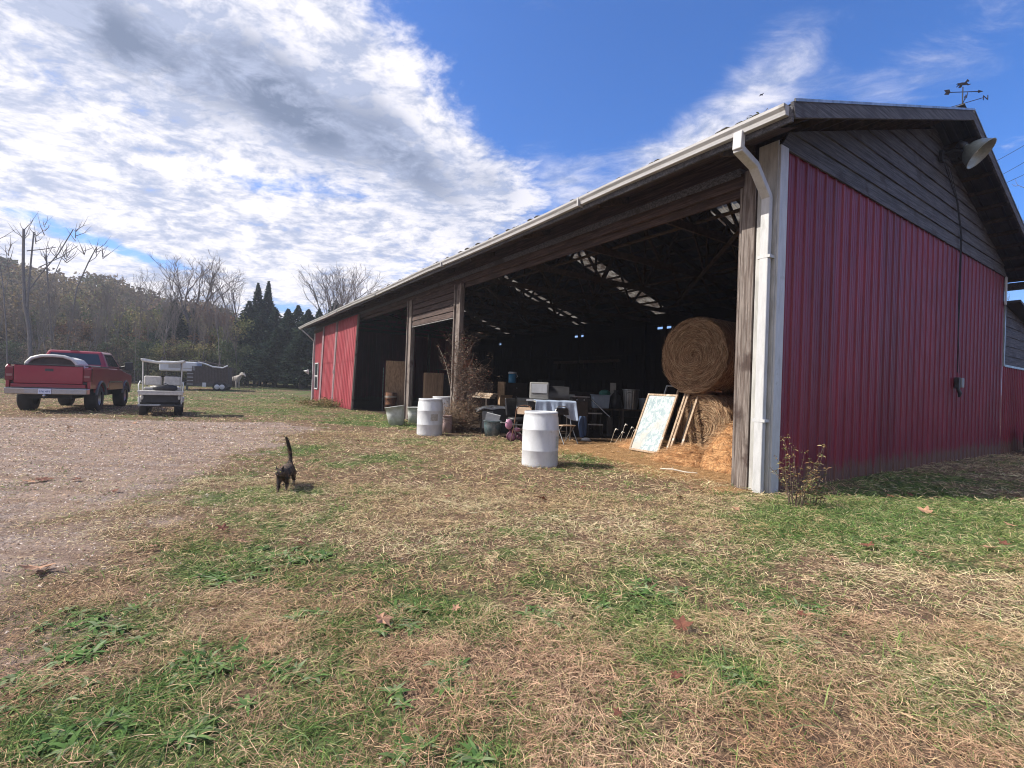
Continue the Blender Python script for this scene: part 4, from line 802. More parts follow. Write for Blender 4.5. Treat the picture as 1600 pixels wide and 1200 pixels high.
cu = bpy.data.curves.new('characters', 'FONT'); cu.body = '1F6 4P1'; cu.size = .085; cu.extrude = .001; cu.align_x = 'CENTER'; co = bpy.data.objects.new('tmp', cu); COL.objects.link(co)
bpy.context.view_layer.update(); me = bpy.data.meshes.new_from_object(co.evaluated_get(bpy.context.evaluated_depsgraph_get())); bpy.data.objects.remove(co); me.materials.clear(); me.materials.append(mat('plate_ink', (.05, .09, .25), .6))
co = bpy.data.objects.new('plate_characters', me); COL.objects.link(co); co.parent = pl; co.location = (-.015, -.2645, .662); co.rotation_euler = (R(90), 0, 0)
MB().tube([(0, -.10, .56), (0, -.34, .50)], .035, 8).build('tow_hitch', M_dark, trk); MB().ball((0, -.34, .56), .045).build('hitch_ball', M_chrome, trk)
MB().bx(-.55, .55, .1, 5.2, .46, .66).build('underframe', M_black, trk)
p = [(2.18, .70), (4.18, .70)] + arc(4.72, .46, .54, 155, 25) + [(5.72, .72), (5.80, 1.05), (5.72, 1.28), (4.3, 1.43), (4.1, 1.50), (2.18, 1.50)]
MB().prism(p, -1.0, 1.0, 'X').build('body', M_paint, trk, .05, 3)
MB().bx(-.95, .95, 5.72, 5.9, .58, .84).build('front_bumper', M_chrome, trk, .03)
for s in (-1, 1): MB().bx(s * .6, s * .95, 5.74, 5.80, 1.0, 1.2).build('headlight', M_glass, trk)
cab = MB(); b = [(-.97, 2.18, 1.48), (.97, 2.18, 1.48), (.97, 4.25, 1.48), (-.97, 4.25, 1.48)]; tp_ = [(-.74, 2.34, 2.10), (.74, 2.34, 2.10), (.74, 3.60, 2.12), (-.74, 3.60, 2.12)]
cab.add(b + tp_, [(0, 3, 2, 1), (4, 5, 6, 7), (0, 1, 5, 4), (1, 2, 6, 5), (2, 3, 7, 6), (3, 0, 4, 7)], False); cb = cab.build('cab', M_paint, trk, .07, 3)
def lerp(a, b, t_): return tuple(a[i] + (b[i] - a[i]) * t_ for i in range(3))
def pane(q4, off, name, par, m=M_glass, th=.012):
    q4 = [Vector(v) for v in q4]; n = (q4[1] - q4[0]).cross(q4[3] - q4[0]).normalized(); vs = [v + n * off for v in q4] + [v + n * (off + th) for v in q4]
    return MB().add(vs, [(0, 3, 2, 1), (4, 5, 6, 7), (0, 1, 5, 4), (1, 2, 6, 5), (2, 3, 7, 6), (3, 0, 4, 7)], False).build(name, m, par)
def onface(A_, B_, C_, D_, s0, s1, t0, t1): f = lambda s_, t_: Vector(A_).lerp(Vector(B_), s_).lerp(Vector(D_).lerp(Vector(C_), s_), t_); return [f(s0, t0), f(s1, t0), f(s1, t1), f(s0, t1)]
pane(onface(b[0], b[1], tp_[1], tp_[0], .08, .92, .22, .84), .004, 'rear_window', cb)
for (i, j) in ((1, 2), (3, 0)):
    A_, B_, C_, D_ = b[i], b[j], tp_[j], tp_[i]; ff = (lambda a: a) if i == 1 else (lambda a: 1 - a)
    for s0, s1 in ((.12, .32), (.36, .82)):
        q0, q1 = sorted((ff(s0), ff(s1))); pane(onface(A_, B_, C_, D_, q0, q1, .16, .84), .004, 'side_window', cb)
pane(onface(b[2], b[3], tp_[3], tp_[2], .06, .94, .1, .92), .004, 'windshield', cb)
MB().bx(-.12, .12, 2.27, 2.31, 2.07, 2.11).build('brake_light', M_tail, cb); MB().bx(-.75, .75, 2.14, 2.2, 1.50, 1.58).build('cab_sill', M_off, cb)
for s in (-1, 1):
    mr = MB().tube([(s * .95, 3.95, 1.55), (s * 1.22, 3.9, 1.64)], .045, 6).build('mirror_arm', M_dark, trk); MB().bx(s * 1.12, s * 1.38, 3.84, 3.92, 1.46, 1.80).build('mirror', M_dark, mr, .03)
    for wy in (1.22, 4.72):
        tr_ = MB().lathe([(.25, -.17), (RWh - .05, -.175), (RWh, -.14), (RWh + .002, 0), (RWh, .14), (RWh - .05, .175), (.25, .17)], (s * .84, wy, RWh - .01), 30, 'X').build('tyre', M_black, trk)
        MB().lathe([(.001, s * .06), (.06, s * .10), (.09, s * .05), (.20, s * .03), (.23, s * .13), (.255, s * .14)], (s * .84, wy, RWh - .01), 16, 'X').build('rim', M_steel, tr_)
# white-rimmed arch standing in the bed
arch = thing('bed_liner_arch', 'white-rimmed rounded hood standing in the bed of the red pickup', 'hood', trk.matrix_basis @ Vector((0, .5, .96)), TH)
prof_ = [(-.66, .45), (-.62, .66), (-.50, .80), (-.28, .88), (0, .90), (.28, .885), (.50, .81), (.62, .67), (.66, .45)]
prof_ = [(a * .98 - .08, b_ - .02) for a, b_ in prof_]
mb = MB(); n_ = len(prof_); vs = [(a, y_, z_) for y_ in (0.0, 1.2) for a, z_ in prof_]; mb.add(vs, [(i, i + 1, n_ + i + 1, n_ + i) for i in range(n_ - 1)] + [tuple(range(n_, 2 * n_))], False); o = mb.build('shell', M_off, arch)
sm = o.modifiers.new('thick', 'SOLIDIFY'); sm.thickness = .03; MB().tube([(a, -.01, z_) for a, z_ in prof_], .055, 7).build('white_rim', M_off, arch); MB().prism([(a * .93, z_ - .05) for a, z_ in prof_], .06, .09, 'Y').build('inner_panel', M_dkwood, arch); MB().bx(-.7, .56, .02, 1.15, 0, .45).build('base_box', M_dark, arch)

# ------------------------------------------------------------------ golf cart
x, y = gx(252, 15.8), 15.8
gc = thing('golf_cart', 'white golf cart with sagging canopy and rear deck, parked beside the red pickup', 'golf cart', (x, y, hgt(x, y) - .01), R(33))
M_cream = mat('cream_vinyl', (.55, .53, .49), .6, 0, .15, 6); M_cab = mat('cart_white', (.62, .62, .60), .45, 0, .1, 4)
MB().bx(-.56, .56, .25, 2.2, .30, .50).build('chassis', M_dark, gc, .02); MB().bx(-.52, .52, .15, .95, .42, .80).build('rear_body', M_dk, gc, .04)
MB().bx(-.62, .62, -.02, .42, .78, .84).build('rear_deck', M_cream, gc, .015); MB().bx(-.60, .60, -.03, .0, .70, .78).build('deck_lip', M_cream, gc, .008)
MB().bx(-.60, .0, -.05, .10, .34, .40).build('rear_bumper', M_steel, gc, .01); MB().bx(.0, .60, -.04, .10, .33, .38).build('rear_bumper', M_dark, gc, .01)
for s in (-1, 1):
    MB().bx(s * .27 - .24, s * .27 + .24, .62, .72, 1.0, 1.32).build('seat_back', M_cream, gc, .05, 3)
    MB().bx(s * .27 - .24, s * .27 + .24, .70, 1.15, .84, .94).build('seat_cushion', M_cream, gc, .03)
    MB().tube([(s * .56, .04, .40), (s * .58, .02, .80), (s * .60, .10, 1.02), (s * .58, .35, 1.14), (s * .56, .62, 1.08)], .018, 7).build('arm_rail', M_cab, gc)
    MB().tube([(s * .52, .55, .7), (s * .54, .50, 1.86)], .019, 7).build('roof_post', M_cab, gc); MB().tube([(s * .50, 1.75, .7), (s * .48, 1.35, 1.86)], .019, 7).build('roof_post', M_dark, gc)
    MB().ball((s * .50, .08, .62), (.045, .03, .08)).build('rear_light', M_off, gc)
    MB().bx(s * .62, s * .52, .2, .95, .45, .62).build('fender', M_cab, gc, .02)
    for wy in (.45, 1.95):
        tr_ = MB().lathe([(.12, -.11), (.24, -.11), (.26, -.08), (.26, .08), (.24, .11), (.12, .11)], (s * .47, wy, .25), 22, 'X').build('tyre', M_black, gc); MB().lathe([(.001, s * .08), (.12, s * .10)], (s * .47, wy, .25), 14, 'X').build('rim', M_cab, tr_)
MB().bx(-.45, .45, 1.7, 2.45, .5, .95).build('front_cowl', M_cab, gc, .08, 3)
drape(lambda a, b_: (-.60 + 1.20 * a, .42 + 1.35 * b_, 1.88 - .07 * math.sin(math.pi * a) ** 2 * (1 - .5 * b_) + .015 * math.sin(14 * a)), 20, 8, 'canopy', M_cab, gc, .05)
MB().tube([(-.58 + .29 * k, .44, 1.84 - .05 * (k in (1, 2, 3)) - .02 * (k == 2)) for k in range(5)], .045, 8).build('canopy_roll', M_off, gc); MB().tube([(0, 1.5, .9), (0, 1.3, 1.15)], .02, 6).build('steering_column', M_dark, gc)
mb = MB(); mb.lathe([(.15, -.012), (.17, 0), (.15, .012), (.13, 0), (.15, -.012)], (0, 1.28, 1.17), 18, 'Y'); mb.build('steering_wheel', M_dark, gc)
bgx = gc.matrix_basis @ Vector((.10, .2, .845)); t = thing('duffel_bag', 'black bag slumped on the cream rear deck of the golf cart', 'bag', bgx, R(33)); MB().lathe([(.001, -.34), (.07, -.33), (.10, -.2), (.12, 0), (.10, .2), (.06, .33), (.001, .34)], (0, 0, .08), 14, 'X', .12).build('bag_body', M_dk, t); MB().tube([(-.15, 0, .16), (0, -.05, .24), (.15, 0, .16)], .012, 6).build('strap', M_dark, t)
t = thing('debris_pile', 'tangle of brown vines hanging under the golf cart bumper', 'vine', gc.matrix_basis @ Vector((.05, -.10, 0)), 0); mb = MB()
for k in range(26): a_ = random.uniform(-.3, .3); mb.tube([(a_, 0, .36), (a_ + random.uniform(-.15, .15), random.uniform(-.1, .1), .18), (a_ + random.uniform(-.25, .25), random.uniform(-.15, .1), .0)], .006, 4)
mb.build('stems', M_vinew, t)

# ------------------------------------------------------------------ stock trailer and pony
d = 38.0; zt = hgt(gx(300, d), d); tl = thing('stock_trailer', 'dark slatted livestock trailer with a white nose box behind the golf cart', 'trailer', (gx(250, d), d, zt), R(22))
k_ = d / F
def tx(px): return (px - 250) * k_ * .86
M_slat = mat('brown_slat_steel', (.06, .045, .045), .7, 0, .3, 2); M_tw = mat('trailer_white', (.50, .53, .58), .5, 0, .1, 1)
MB().bx(tx(298), tx(357), 0, 2.0, .62, 2.0).build('stock_body', M_slat, tl); 
for k in range(30): MB().bx(tx(299) + k * .104, tx(299) + k * .104 + .04, -.035, -.002, .66, 1.98).build('slat', M_dkwood if k % 2 else M_slat, tl)
MB().bx(tx(290), tx(358), -.05, 2.05, .36, .62).build('chassis', M_dark, tl); MB().bx(tx(247), tx(306), 0, 1.9, 1.52, 2.32).build('nose_box', M_tw, tl, .12, 3)
MB().bx(tx(262), tx(280), -.03, -.002, 1.78, 2.12).build('nose_window', M_lgrey, tl); MB().bx(tx(285), tx(303), -.02, -.002, 1.75, 1.8).build('nose_trim', M_lgrey, tl)
MB().bx(tx(291), tx(298), 0, 1.9, .5, 1.55).build('gooseneck', M_slat, tl)
for k in range(4): MB().bx(tx(292), tx(301), -.12, -.04, .5 + k * .28, .56 + k * .28).build('step', M_steel, tl)
MB().tube([(tx(308), 0, 2.30), (tx(318), 0, 2.22), (tx(332), 0, 1.98), (tx(348), 0, 1.93), (tx(356), 0, 2.12)], .06, 7).build('rail_pipe', M_tw, tl); MB().tube([(tx(290), 1.0, 2.45), (tx(318), 1.0, 2.36), (tx(348), 1.0, 2.12)], .05, 6).build('rear_rail', M_slat, tl)
MB().bx(tx(316), tx(322), -.075, -.052, .34, .68).build('white_placard', M_tw, tl)
for px_ in (340, 348):
    tr_ = MB().lathe([(.2, -.11), (.34, -.11), (.36, 0), (.34, .11), (.2, .11)], (tx(px_), .0, .36), 20, 'Y').build('tyre', M_black, tl); MB().lathe([(.001, -.12), (.19, -.115), (.2, -.1)], (tx(px_), .0, .36), 14, 'Y').build('rim', M_tw, tr_)
    MB().lathe([(.001, -.11), (.34, -.11), (.36, 0), (.34, .11), (.001, .11)], (tx(px_), 1.95, .36), 16, 'Y').build('tyre', M_black, tl)
MB().bx(tx(290) - .04, tx(290) + .10, .2, .3, 0, .5).build('jack_leg', M_dark, tl)

def skinned(name, verts, edges, m, parent, sub=2, root=0):
    me = bpy.data.meshes.new(name); me.from_pydata([v[:3] for v in verts], edges, []); o = bpy.data.objects.new(name, me); COL.objects.link(o); me.materials.append(m)
    if parent: o.parent = parent
    o.modifiers.new('skin', 'SKIN'); sv = me.skin_vertices
    if not len(sv): me.attributes.new('x', 'FLOAT', 'POINT')
    lay = me.skin_vertices[0].data
    for i, v in enumerate(verts): r_ = v[3] if isinstance(v[3], tuple) else (v[3], v[3]); lay[i].radius = r_; lay[i].use_root = (i == root)
    s_ = o.modifiers.new('sub', 'SUBSURF'); s_.levels = sub; s_.render_levels = sub
    for mm in o.modifiers:
        if mm.type == 'SKIN': mm.use_smooth_shade = True
    # bake so the figure is one plain continuous mesh
    bpy.context.view_layer.update(); ev = o.evaluated_get(bpy.context.evaluated_depsgraph_get()); nm = bpy.data.meshes.new_from_object(ev); o.modifiers.clear(); o.data = nm
    return o
# pony: local x forward
d = 43.0; hx, hy = gx(358, d), d
hs = thing('pony', 'white pony standing behind the dark stock trailer by the tree line', 'horse', (hx, hy, hgt(hx, hy)), R(-12))
M_horse = mat('white_coat', (.40, .37, .34), .9, 0, .12, 4)
hv = [(0, 0, .95, .23), (.45, 0, .92, .23), (.85, 0, .95, .22), (1.10, 0, 1.12, .15), (1.32, 0, 1.30, .11), (1.52, 0, 1.30, .095), (1.70, 0, 1.12, .06),
      (0.0, .14, .72, .13), (-.10, .15, .50, .07), (-.02, .15, .25, .045), (0, .15, .04, .055), (.0, -.14, .72, .13), (-.02, -.15, .50, .07), (.08, -.15, .25, .045), (.06, -.15, .04, .055),
      (.88, .13, .68, .10), (.90, .14, .42, .055), (.90, .14, .2, .04), (.92, .14, .04, .055), (.86, -.13, .68, .10), (.84, -.14, .42, .055), (.86, -.14, .2, .04), (.87, -.14, .04, .055)]
he = [(0, 1), (1, 2), (2, 3), (3, 4), (4, 5), (5, 6), (0, 7), (7, 8), (8, 9), (9, 10), (0, 11), (11, 12), (12, 13), (13, 14), (2, 15), (15, 16), (16, 17), (17, 18), (2, 19), (19, 20), (20, 21), (21, 22)]
skinned('body', hv, he, M_horse, hs)
for s in (-1, 1): MB().prism([(1.42, 1.36), (1.50, 1.36), (1.47, 1.52)], s * .06 - .015, s * .06 + .015, 'Y').build('ear', M_horse, hs)
MB().tube([(-.20, 0, 1.02), (-.30, 0, .85), (-.30, 0, .45)], [.05, .07, .02], 7).build('tail', M_horse, hs); MB().tube([(1.05, 0, 1.3), (1.22, 0, 1.42), (1.38, 0, 1.43)], [.03, .05, .03], 6).build('mane', M_off, hs)

# ------------------------------------------------------------------ the cat: walks towards the viewer, tail up
x, y, z = gp(446, 762); ct = thing('cat', 'dark tortoiseshell cat walking over the grass with its tail straight up', 'cat', (x, y, z), R(15)); ct.scale = (1.08, 1.0, .98)
M_cat = mat('tortoiseshell_fur', (.018, .015, .014), .85, 0, .4, 14, (1, 1, 1), .5, 60, col2=(.085, .055, .038), lo=.44, hi=.58, patch=((.16, .085, .045), 9, .56, .64))
cv = [(0, .22, .225, .068), (0, .08, .215, .080), (0, -.08, .215, .078), (0, -.20, .225, .066), (0, -.27, .245, .052), (-.012, -.325, .255, .055), (-.02, -.380, .236, .030),
      (.045, .22, .15, .042), (.05, .20, .105, .022), (.05, .26, .06, .014), (.05, .235, .012, .015), (.05, .20, .010, .013),
      (-.045, .20, .15, .042), (-.05, .14, .105, .022), (-.05, .19, .06, .014), (-.05, .16, .012, .015), (-.05, .125, .010, .013),
      (.04, -.20, .15, .030), (.04, -.17, .09, .017), (.038, -.19, .02, .013), (.038, -.225, .010, .015),
      (-.035, -.22, .15, .030), (-.032, -.27, .09, .017), (-.03, -.29, .02, .013), (-.03, -.325, .010, .015),
      (0, .28, .27, .026), (-.005, .31, .36, .024), (-.02, .31, .46, .023), (-.04, .29, .56, .021), (-.055, .26, .62, .014)]
ce = [(0, 1), (1, 2), (2, 3), (3, 4), (4, 5), (5, 6), (0, 7), (7, 8), (8, 9), (9, 10), (10, 11), (0, 12), (12, 13), (13, 14), (14, 15), (15, 16), (3, 17), (17, 18), (18, 19), (19, 20), (3, 21), (21, 22), (22, 23), (23, 24), (0, 25), (25, 26), (26, 27), (27, 28), (28, 29)]
cb_ = skinned('body', cv, ce, M_cat, ct)
for s in (-1, 1):
    e_ = MB(); e_.add([(-.012 + s * .010, -.335, .300), (-.012 + s * .046, -.322, .288), (-.012 + s * .040, -.318, .338), (-.012 + s * .026, -.305, .296)], [(0, 1, 2), (1, 3, 2), (3, 0, 2), (0, 3, 1)], False); e_.build('ear', M_cat, ct)
    MB().ball((-.016 + s * .020, -.366, .272), .007, 8, 6).build('eye', mat('cat_eye', (.30, .26, .06), .15), ct)
MB().ball((-.02, -.398, .245), (.008, .006, .006), 8, 5).build('nose', mat('cat_nose', (.10, .05, .05), .6), ct)
n = 5200; ev = cb_.data; vv = np.array([v.co[:] for v in ev.vertices]); nn = np.array([v.normal[:] for v in ev.vertices]); k = RNG.integers(0, len(vv), n)
k = k[vv[k][:, 2] > .05]; k = k[(vv[k][:, 1] > -.30)]; n = len(k)
flow = np.tile([0, .8, -.25], (n, 1)); tailm = (vv[k][:, 2] > .30) & (vv[k][:, 1] > .2); flow[tailm] = [0, -.1, .6]; furc = np.where((fbm(vv[k][:, 1] * 9 + vv[k][:, 0] * 5, vv[k][:, 2] * 9, .5, 5) > .56)[:, None], [.15, .085, .05], [.034, .029, .028]) * (1 + .25 * RNG.standard_normal((n, 1)))
blades('fur', vv[k] + rnd(n * 3).reshape(n, 3) * .006, nn[k] * .55 + flow, np.cross(nn[k], flow) + 1e-4, RNG.uniform(.012, .024, n), .0022, np.zeros((n, 3)), np.clip(furc, .004, 1), M_straw, ct)

# ------------------------------------------------------------------ on and around the barn
M_iron = mat('weathered_iron', (.035, .03, .035), .6, .5, .2, 5)
w_ = BW(RU, -.50, rz(RU) + .10); t = thing('weathervane', 'black running horse weathervane on the roof ridge', 'weathervane', w_, R(-12)); t.scale = (.98,) * 3
MB().tube([(0, 0, -.05), (0, 0, .56)], .010, 6).build('rod', M_iron, t)
hp = [(-.17, .10), (-.13, .13), (-.09, .125), (-.03, .14), (.03, .135), (.07, .17), (.10, .215), (.12, .20), (.155, .165), (.14, .15), (.11, .16), (.095, .12), (.14, .08), (.18, .09), (.185, .075), (.13, .055), (.09, .075), (.03, .07), (-.03, .07), (-.06, .03), (-.11, .02), (-.10, .005), (-.04, .012), (-.02, .05), (-.07, .07), (-.10, .07), (-.15, .03), (-.17, .035), (-.12, .09), (-.13, .105)]
MB().prism([(a * .72, b_ * .8 + .54) for a, b_ in hp], -.006, .006, 'Y').build('horse_figure', M_iron, t)
ar = MB(); ar.tube([(-.27, 0, .47), (.28, 0, .44)], .008, 6).build('arrow_shaft', M_iron, t); MB().prism([(-.33, .52), (-.24, .53), (-.22, .47), (-.25, .42), (-.33, .43), (-.30, .475)], -.005, .005, 'Y').build('arrow_tail', M_iron, t); MB().prism([(.27, .47), (.36, .435), (.27, .41)], -.005, .005, 'Y').build('arrow_head', M_iron, t)
MB().tube([(-.30, .1, .17), (.30, -.1, .25)], .007, 5).build('crossbar', M_iron, t); MB().tube([(-.10, -.25, .2), (.10, .25, .2)], .007, 5).build('crossbar', M_iron, t)
def letter(ch, loc, rz_, par):
    cu = bpy.data.curves.new('l', 'FONT'); cu.body = ch; cu.size = .14; cu.extrude = .004; cu.align_x = 'CENTER'; co = bpy.data.objects.new('tmp', cu); COL.objects.link(co); bpy.context.view_layer.update()
    me = bpy.data.meshes.new_from_object(co.evaluated_get(bpy.context.evaluated_depsgraph_get())); bpy.data.objects.remove(co); me.materials.clear(); me.materials.append(M_iron)
    o = bpy.data.objects.new('letter', me); COL.objects.link(o); o.parent = par; o.location = loc; o.rotation_euler = (R(90), 0, rz_); return o
letter('N', (.34, -.1, .20), 0, t); letter('S', (-.34, .1, .12), 0, t); letter('E', (.11, .28, .15), R(80), t); letter('W', (-.11, -.28, .15), R(80), t)
# gooseneck barn lamp on the gable
uL = 6.37; t = thing('barn_lamp', 'large enamel reflector lamp on a bracket high on the gable', 'lamp', BW(uL, -.08, 6.60), A)
MB().bx(-.09, .09, -.06, .0, -.12, .12).build('mount_plate', M_dark, t, .01); MB().tube([(0, -.03, .03), (0, -.2, .06), (.0, -.36, .0)], .03, 8).build('arm', M_dark, t); MB().tube([(0, -.03, -.05), (.02, -.25, -.12), (0, -.34, -.03)], .012, 6).build('arm_brace', M_dark, t)
sh = MB(); sh.lathe([(.05, .17), (.075, .12), (.15, .085), (.225, .01), (.265, -.08), (.29, -.15), (.30, -.155), (.285, -.16), (.255, -.085), (.215, .0), (.14, .065), (.06, .09), (.001, .095)], n=36)
so = sh.build('lamp_shade', mat('lamp_enamel', (.34, .38, .36), .35, .2, .15, 5, col2=(.24, .27, .26)), t); so.location = (.02, -.52, -.05); so.rotation_euler = (R(-46), R(-6), 0); so.scale = (1.05,) * 3; MB().ball((0, 0, -.02), .05).build('bulb', M_off, so)
MB().lathe([(.001, .32), (.065, .31), (.07, .18), (.001, .17)], n=16).build('socket', M_dark, so)
t = thing('electric_cable', 'black cables running down the red gable wall to the grey box', 'cable', BW(7.75, -.10, 0), A)
for k, dx in enumerate((0, .05, .09)): MB().tube([(-1.2 + .2 * k, .0, 6.5), (-.3 + dx, -.0, 5.9), (dx, -.01, 5.2), (dx * 1.3 + .02, .0, 3.8), (dx - .03 * k, -.015, 2.9), (.05 + dx * (1.6 if k == 2 else .5), -.01, 2.05)], .005 if k else .008, 6).build('cable', M_black, t)
t = thing('electric_box', 'small grey electrical box with a dark plug on the red gable wall', 'electrical box', BW(7.88, -.07, 1.82), A)
MB().bx(-.0, .17, -.11, .0, -.11, .11).build('box', mat('pale_grey_box', (.22, .23, .24), .5, .2), t, .01); MB().bx(-.12, -.02, -.09, .0, -.14, .12).build('switch', M_dark, t, .01); MB().tube([(-.07, -.05, -.12), (-.05, -.09, -.25), (-.02, -.07, -.33)], [.03, .04, .02], 8).build('plug', M_dark, t)
x, y = BW(13.3, -.42)[:2]; t = thing('tyre', 'black tractor tyre leaning by the lean-to at the back of the gable wall', 'tyre', (x, y, hgt(x, y)), A + R(14)); o = MB().lathe([(.22, -.12), (.34, -.13), (.40, -.10), (.41, 0), (.40, .10), (.34, .13), (.22, .12), (.24, 0), (.22, -.12)], (0, 0, .40), 28, 'Y').build('tread', M_black, t); MB().lathe([(.001, .02), (.20, .03), (.22, .07)], (0, 0, .40), 18, 'Y').build('hub', M_dark, t)
t = thing('yard_lamp', 'small white reflector lamp hanging off the far corner of the barn', 'lamp', BW(-.45, LB + .1, 1.9), A); MB().tube([(.3, 0, .1), (.05, 0, .12)], .02, 6).build('bracket', M_dark, t); o = MB().lathe([(.04, .14), (.07, .08), (.22, -.10), (.20, -.10), (.001, .06)], n=20).build('lamp_shade', M_white, t); o.rotation_euler = (0, R(35), 0)
# bird
t = thing('bird', 'tiny dark bird in flight against the cloud above the roof', 'bird', pt(1190, 148, 40), R(20)); b_ = MB(); b_.ball((0, 0, 0), (.16, .05, .05), 8, 6); b_.build('body', M_dk, t); 
for s in (-1, 1): MB().prism([(-.05, 0), (.06, 0), (.0, s * .26), (-.05, s * .24)], .0, .01).build('wing', M_dk, t)

# ------------------------------------------------------------------ plants close to the barn
def stemmy(name, label, cat, loc, n, H, spread, leafc, nleaf, rzv=0.0, m=M_vinew, curl=.5, wd=.004, leafs=.03, lo=.3):
    t = thing(name, label, cat, loc, rzv); mb = MB(); tips = []
    for k in range(n):
        a = random.uniform(0, 6.28); r = random.uniform(0, spread * .35); p = Vector((r * math.cos(a), r * math.sin(a), 0)); h = H * random.uniform(.45, 1); d_ = Vector((math.cos(a) * spread / H * .5, math.sin(a) * spread / H * .5, 1)); pts = [p.copy()]; ns = 7
        for i in range(ns):
            d_ += Vector((random.uniform(-1, 1), random.uniform(-1, 1), random.uniform(-.3, .2))) * curl * .35; p = p + d_.normalized() * h / ns; pts.append(p.copy())
            if i > ns * lo: tips.append(p.copy())
        mb.tube(pts, [wd * (1 - .7 * i / ns) for i in range(ns + 1)], 4, False)
    mb.build('stems', m, t)
    if nleaf:
        k = RNG.integers(0, len(tips), nleaf); P0 = np.array([tips[i][:] for i in k]) + rnd(nleaf * 3).reshape(-1, 3) * leafs * .7
        blades('leaves', P0, dirs(nleaf, .0), dirs(nleaf, .4), RNG.uniform(.5, 1.3, nleaf) * leafs, leafs * .45, np.stack([rnd(nleaf) * .2, rnd(nleaf) * .2, rnd(nleaf, -.6, 0)], 1), pal(nleaf, leafc), M_leaf, t)
    return t
x, y, z = gp(1246, 792); stemmy('dried_weed', 'dead seedy weed growing against the corner of the red wall', 'weed', (x, y, z), 24, .92, .36, [(.34, .22, .10), (.20, .11, .06), (.42, .36, .18), (.10, .07, .04), (.16, .2, .07)], 800, leafs=.034, lo=.2, curl=.6, wd=.0045)
x, y, z = gp(1272, 790); stemmy('dried_weed', 'smaller curled dead weed with a few green leaves, right of the seedy one', 'weed', (x, y, z), 10, .5, .26, [(.24, .15, .08), (.07, .12, .04), (.34, .27, .16)], 160, leafs=.045, lo=.0)
x, y, z = BW(-.28, 9.08); z = hgt(x, y)
vn = thing('vine_bush', 'tangled leafless vine and brown brush swallowing the post beside the white barrel', 'vine', (x, y, z), A)
mb = MB()
def walk(p, d_, L, n, jit, w0):
    p = Vector(p); d_ = Vector(d_).normalized(); pts = [p.copy()]
    for i in range(n):
        d_ = (d_ + Vector((random.gauss(0, 1), random.gauss(0, 1), random.gauss(0, 1))) * jit).normalized(); p = p + d_ * (L / n); p.z = max(p.z, .02); pts.append(p.copy())
    mb.tube(pts, [w0 * (1 - .75 * i / n) for i in range(n + 1)], 4, False); return pts
tp = []
for k in range(200):                                              # low brush
    a = random.uniform(0, 6.28); r = random.uniform(0, .30); tp += walk((r * math.cos(a), r * math.sin(a) * 1.0 - .12, 0), (math.cos(a) * .35, math.sin(a) * .35, 1), random.uniform(.5, 1.15), 8, .30, .007)[3:]
for k in range(110):                                              # climbing the post
    tp += walk((.25 * random.random() + .0, random.uniform(-.12, .30), random.uniform(.2, 1.9)), (random.uniform(-.04, .04), random.uniform(-.04, .04), 1), random.uniform(1.0, 1.7), 16, .13, .007)[4:]
for k in range(110):                                              # thrown out towards the open bay
    s_ = random.random(); tp += walk((.25, -.1 - .2 * s_, .9 + 1.0 * random.random()), (random.uniform(-.2, .9), -1.0, random.uniform(-.5, .35)), random.uniform(.5, 1.2), 10, .33, .006)[4:]
mb.build('stems', M_vinew, vn)
nl = 4200; k = RNG.integers(0, len(tp), nl); P0 = np.array([tp[i][:] for i in k]) + rnd(nl * 3).reshape(-1, 3) * .05
blades('dry_leaves', P0, dirs(nl, 0), dirs(nl, .5), RNG.uniform(.03, .09, nl), RNG.uniform(.01, .035, nl), np.stack([rnd(nl) * .2, rnd(nl) * .2, rnd(nl, -.6, 0)], 1), pal(nl, [(.16, .11, .08), (.22, .16, .12), (.11, .08, .06), (.28, .21, .16), (.20, .08, .06)]), M_leaf, vn)
ml = [p for p in tp if p.z < .9]; nl = 3600; k = RNG.integers(0, len(ml), nl); P0 = np.array([ml[i][:] for i in k]) + rnd(nl * 3).reshape(-1, 3) * .07
blades('dead_grass', P0, dirs(nl, .4), dirs(nl, .2), RNG.uniform(.08, .25, nl), .007, np.stack([rnd(nl) * .4, rnd(nl) * .4, rnd(nl, -.7, 0)], 1), pal(nl, [(.34, .24, .15), (.22, .15, .10), (.42, .31, .20)]), M_straw, vn)
mb = MB(); 
for s in (0, 1): walk((.1, .42, .7 - .3 * s), (0, .12 + .05 * s, 1), 1.9 - 1.0 * s, 8, .06, .014)
mb.build('pale_stems', M_stick, vn)
for (px_, py_, lb, H_, gl) in ((631, 664, 'green broad-leaved weed at the foot of the tipped white tub', .38, 150), (650, 660, 'smaller green weed between the tubs and the white barrel', .28, 110)):
    x, y, z = gp(px_, py_); stemmy('green_weed', lb, 'weed', (x, y - .15, z), 10, H_, .3, [(.04, .09, .03), (.08, .14, .05), (.03, .06, .02)], gl, leafs=.09, lo=.1, m=M_teal)
for i, (px_, lb) in enumerate(((515, 'weeds along the foot of the red sliding doors'), (500, 'dry grass tuft at the far corner of the red wall'))):
    x, y, z = gp(px_, 636 - 3 * i); stemmy('weed_tuft', lb, 'weed', (x - .1, y - .4, z), 40, .75, 1.9, [(.20, .18, .08), (.12, .13, .05), (.3, .22, .12)], 700, leafs=.13, lo=.0)
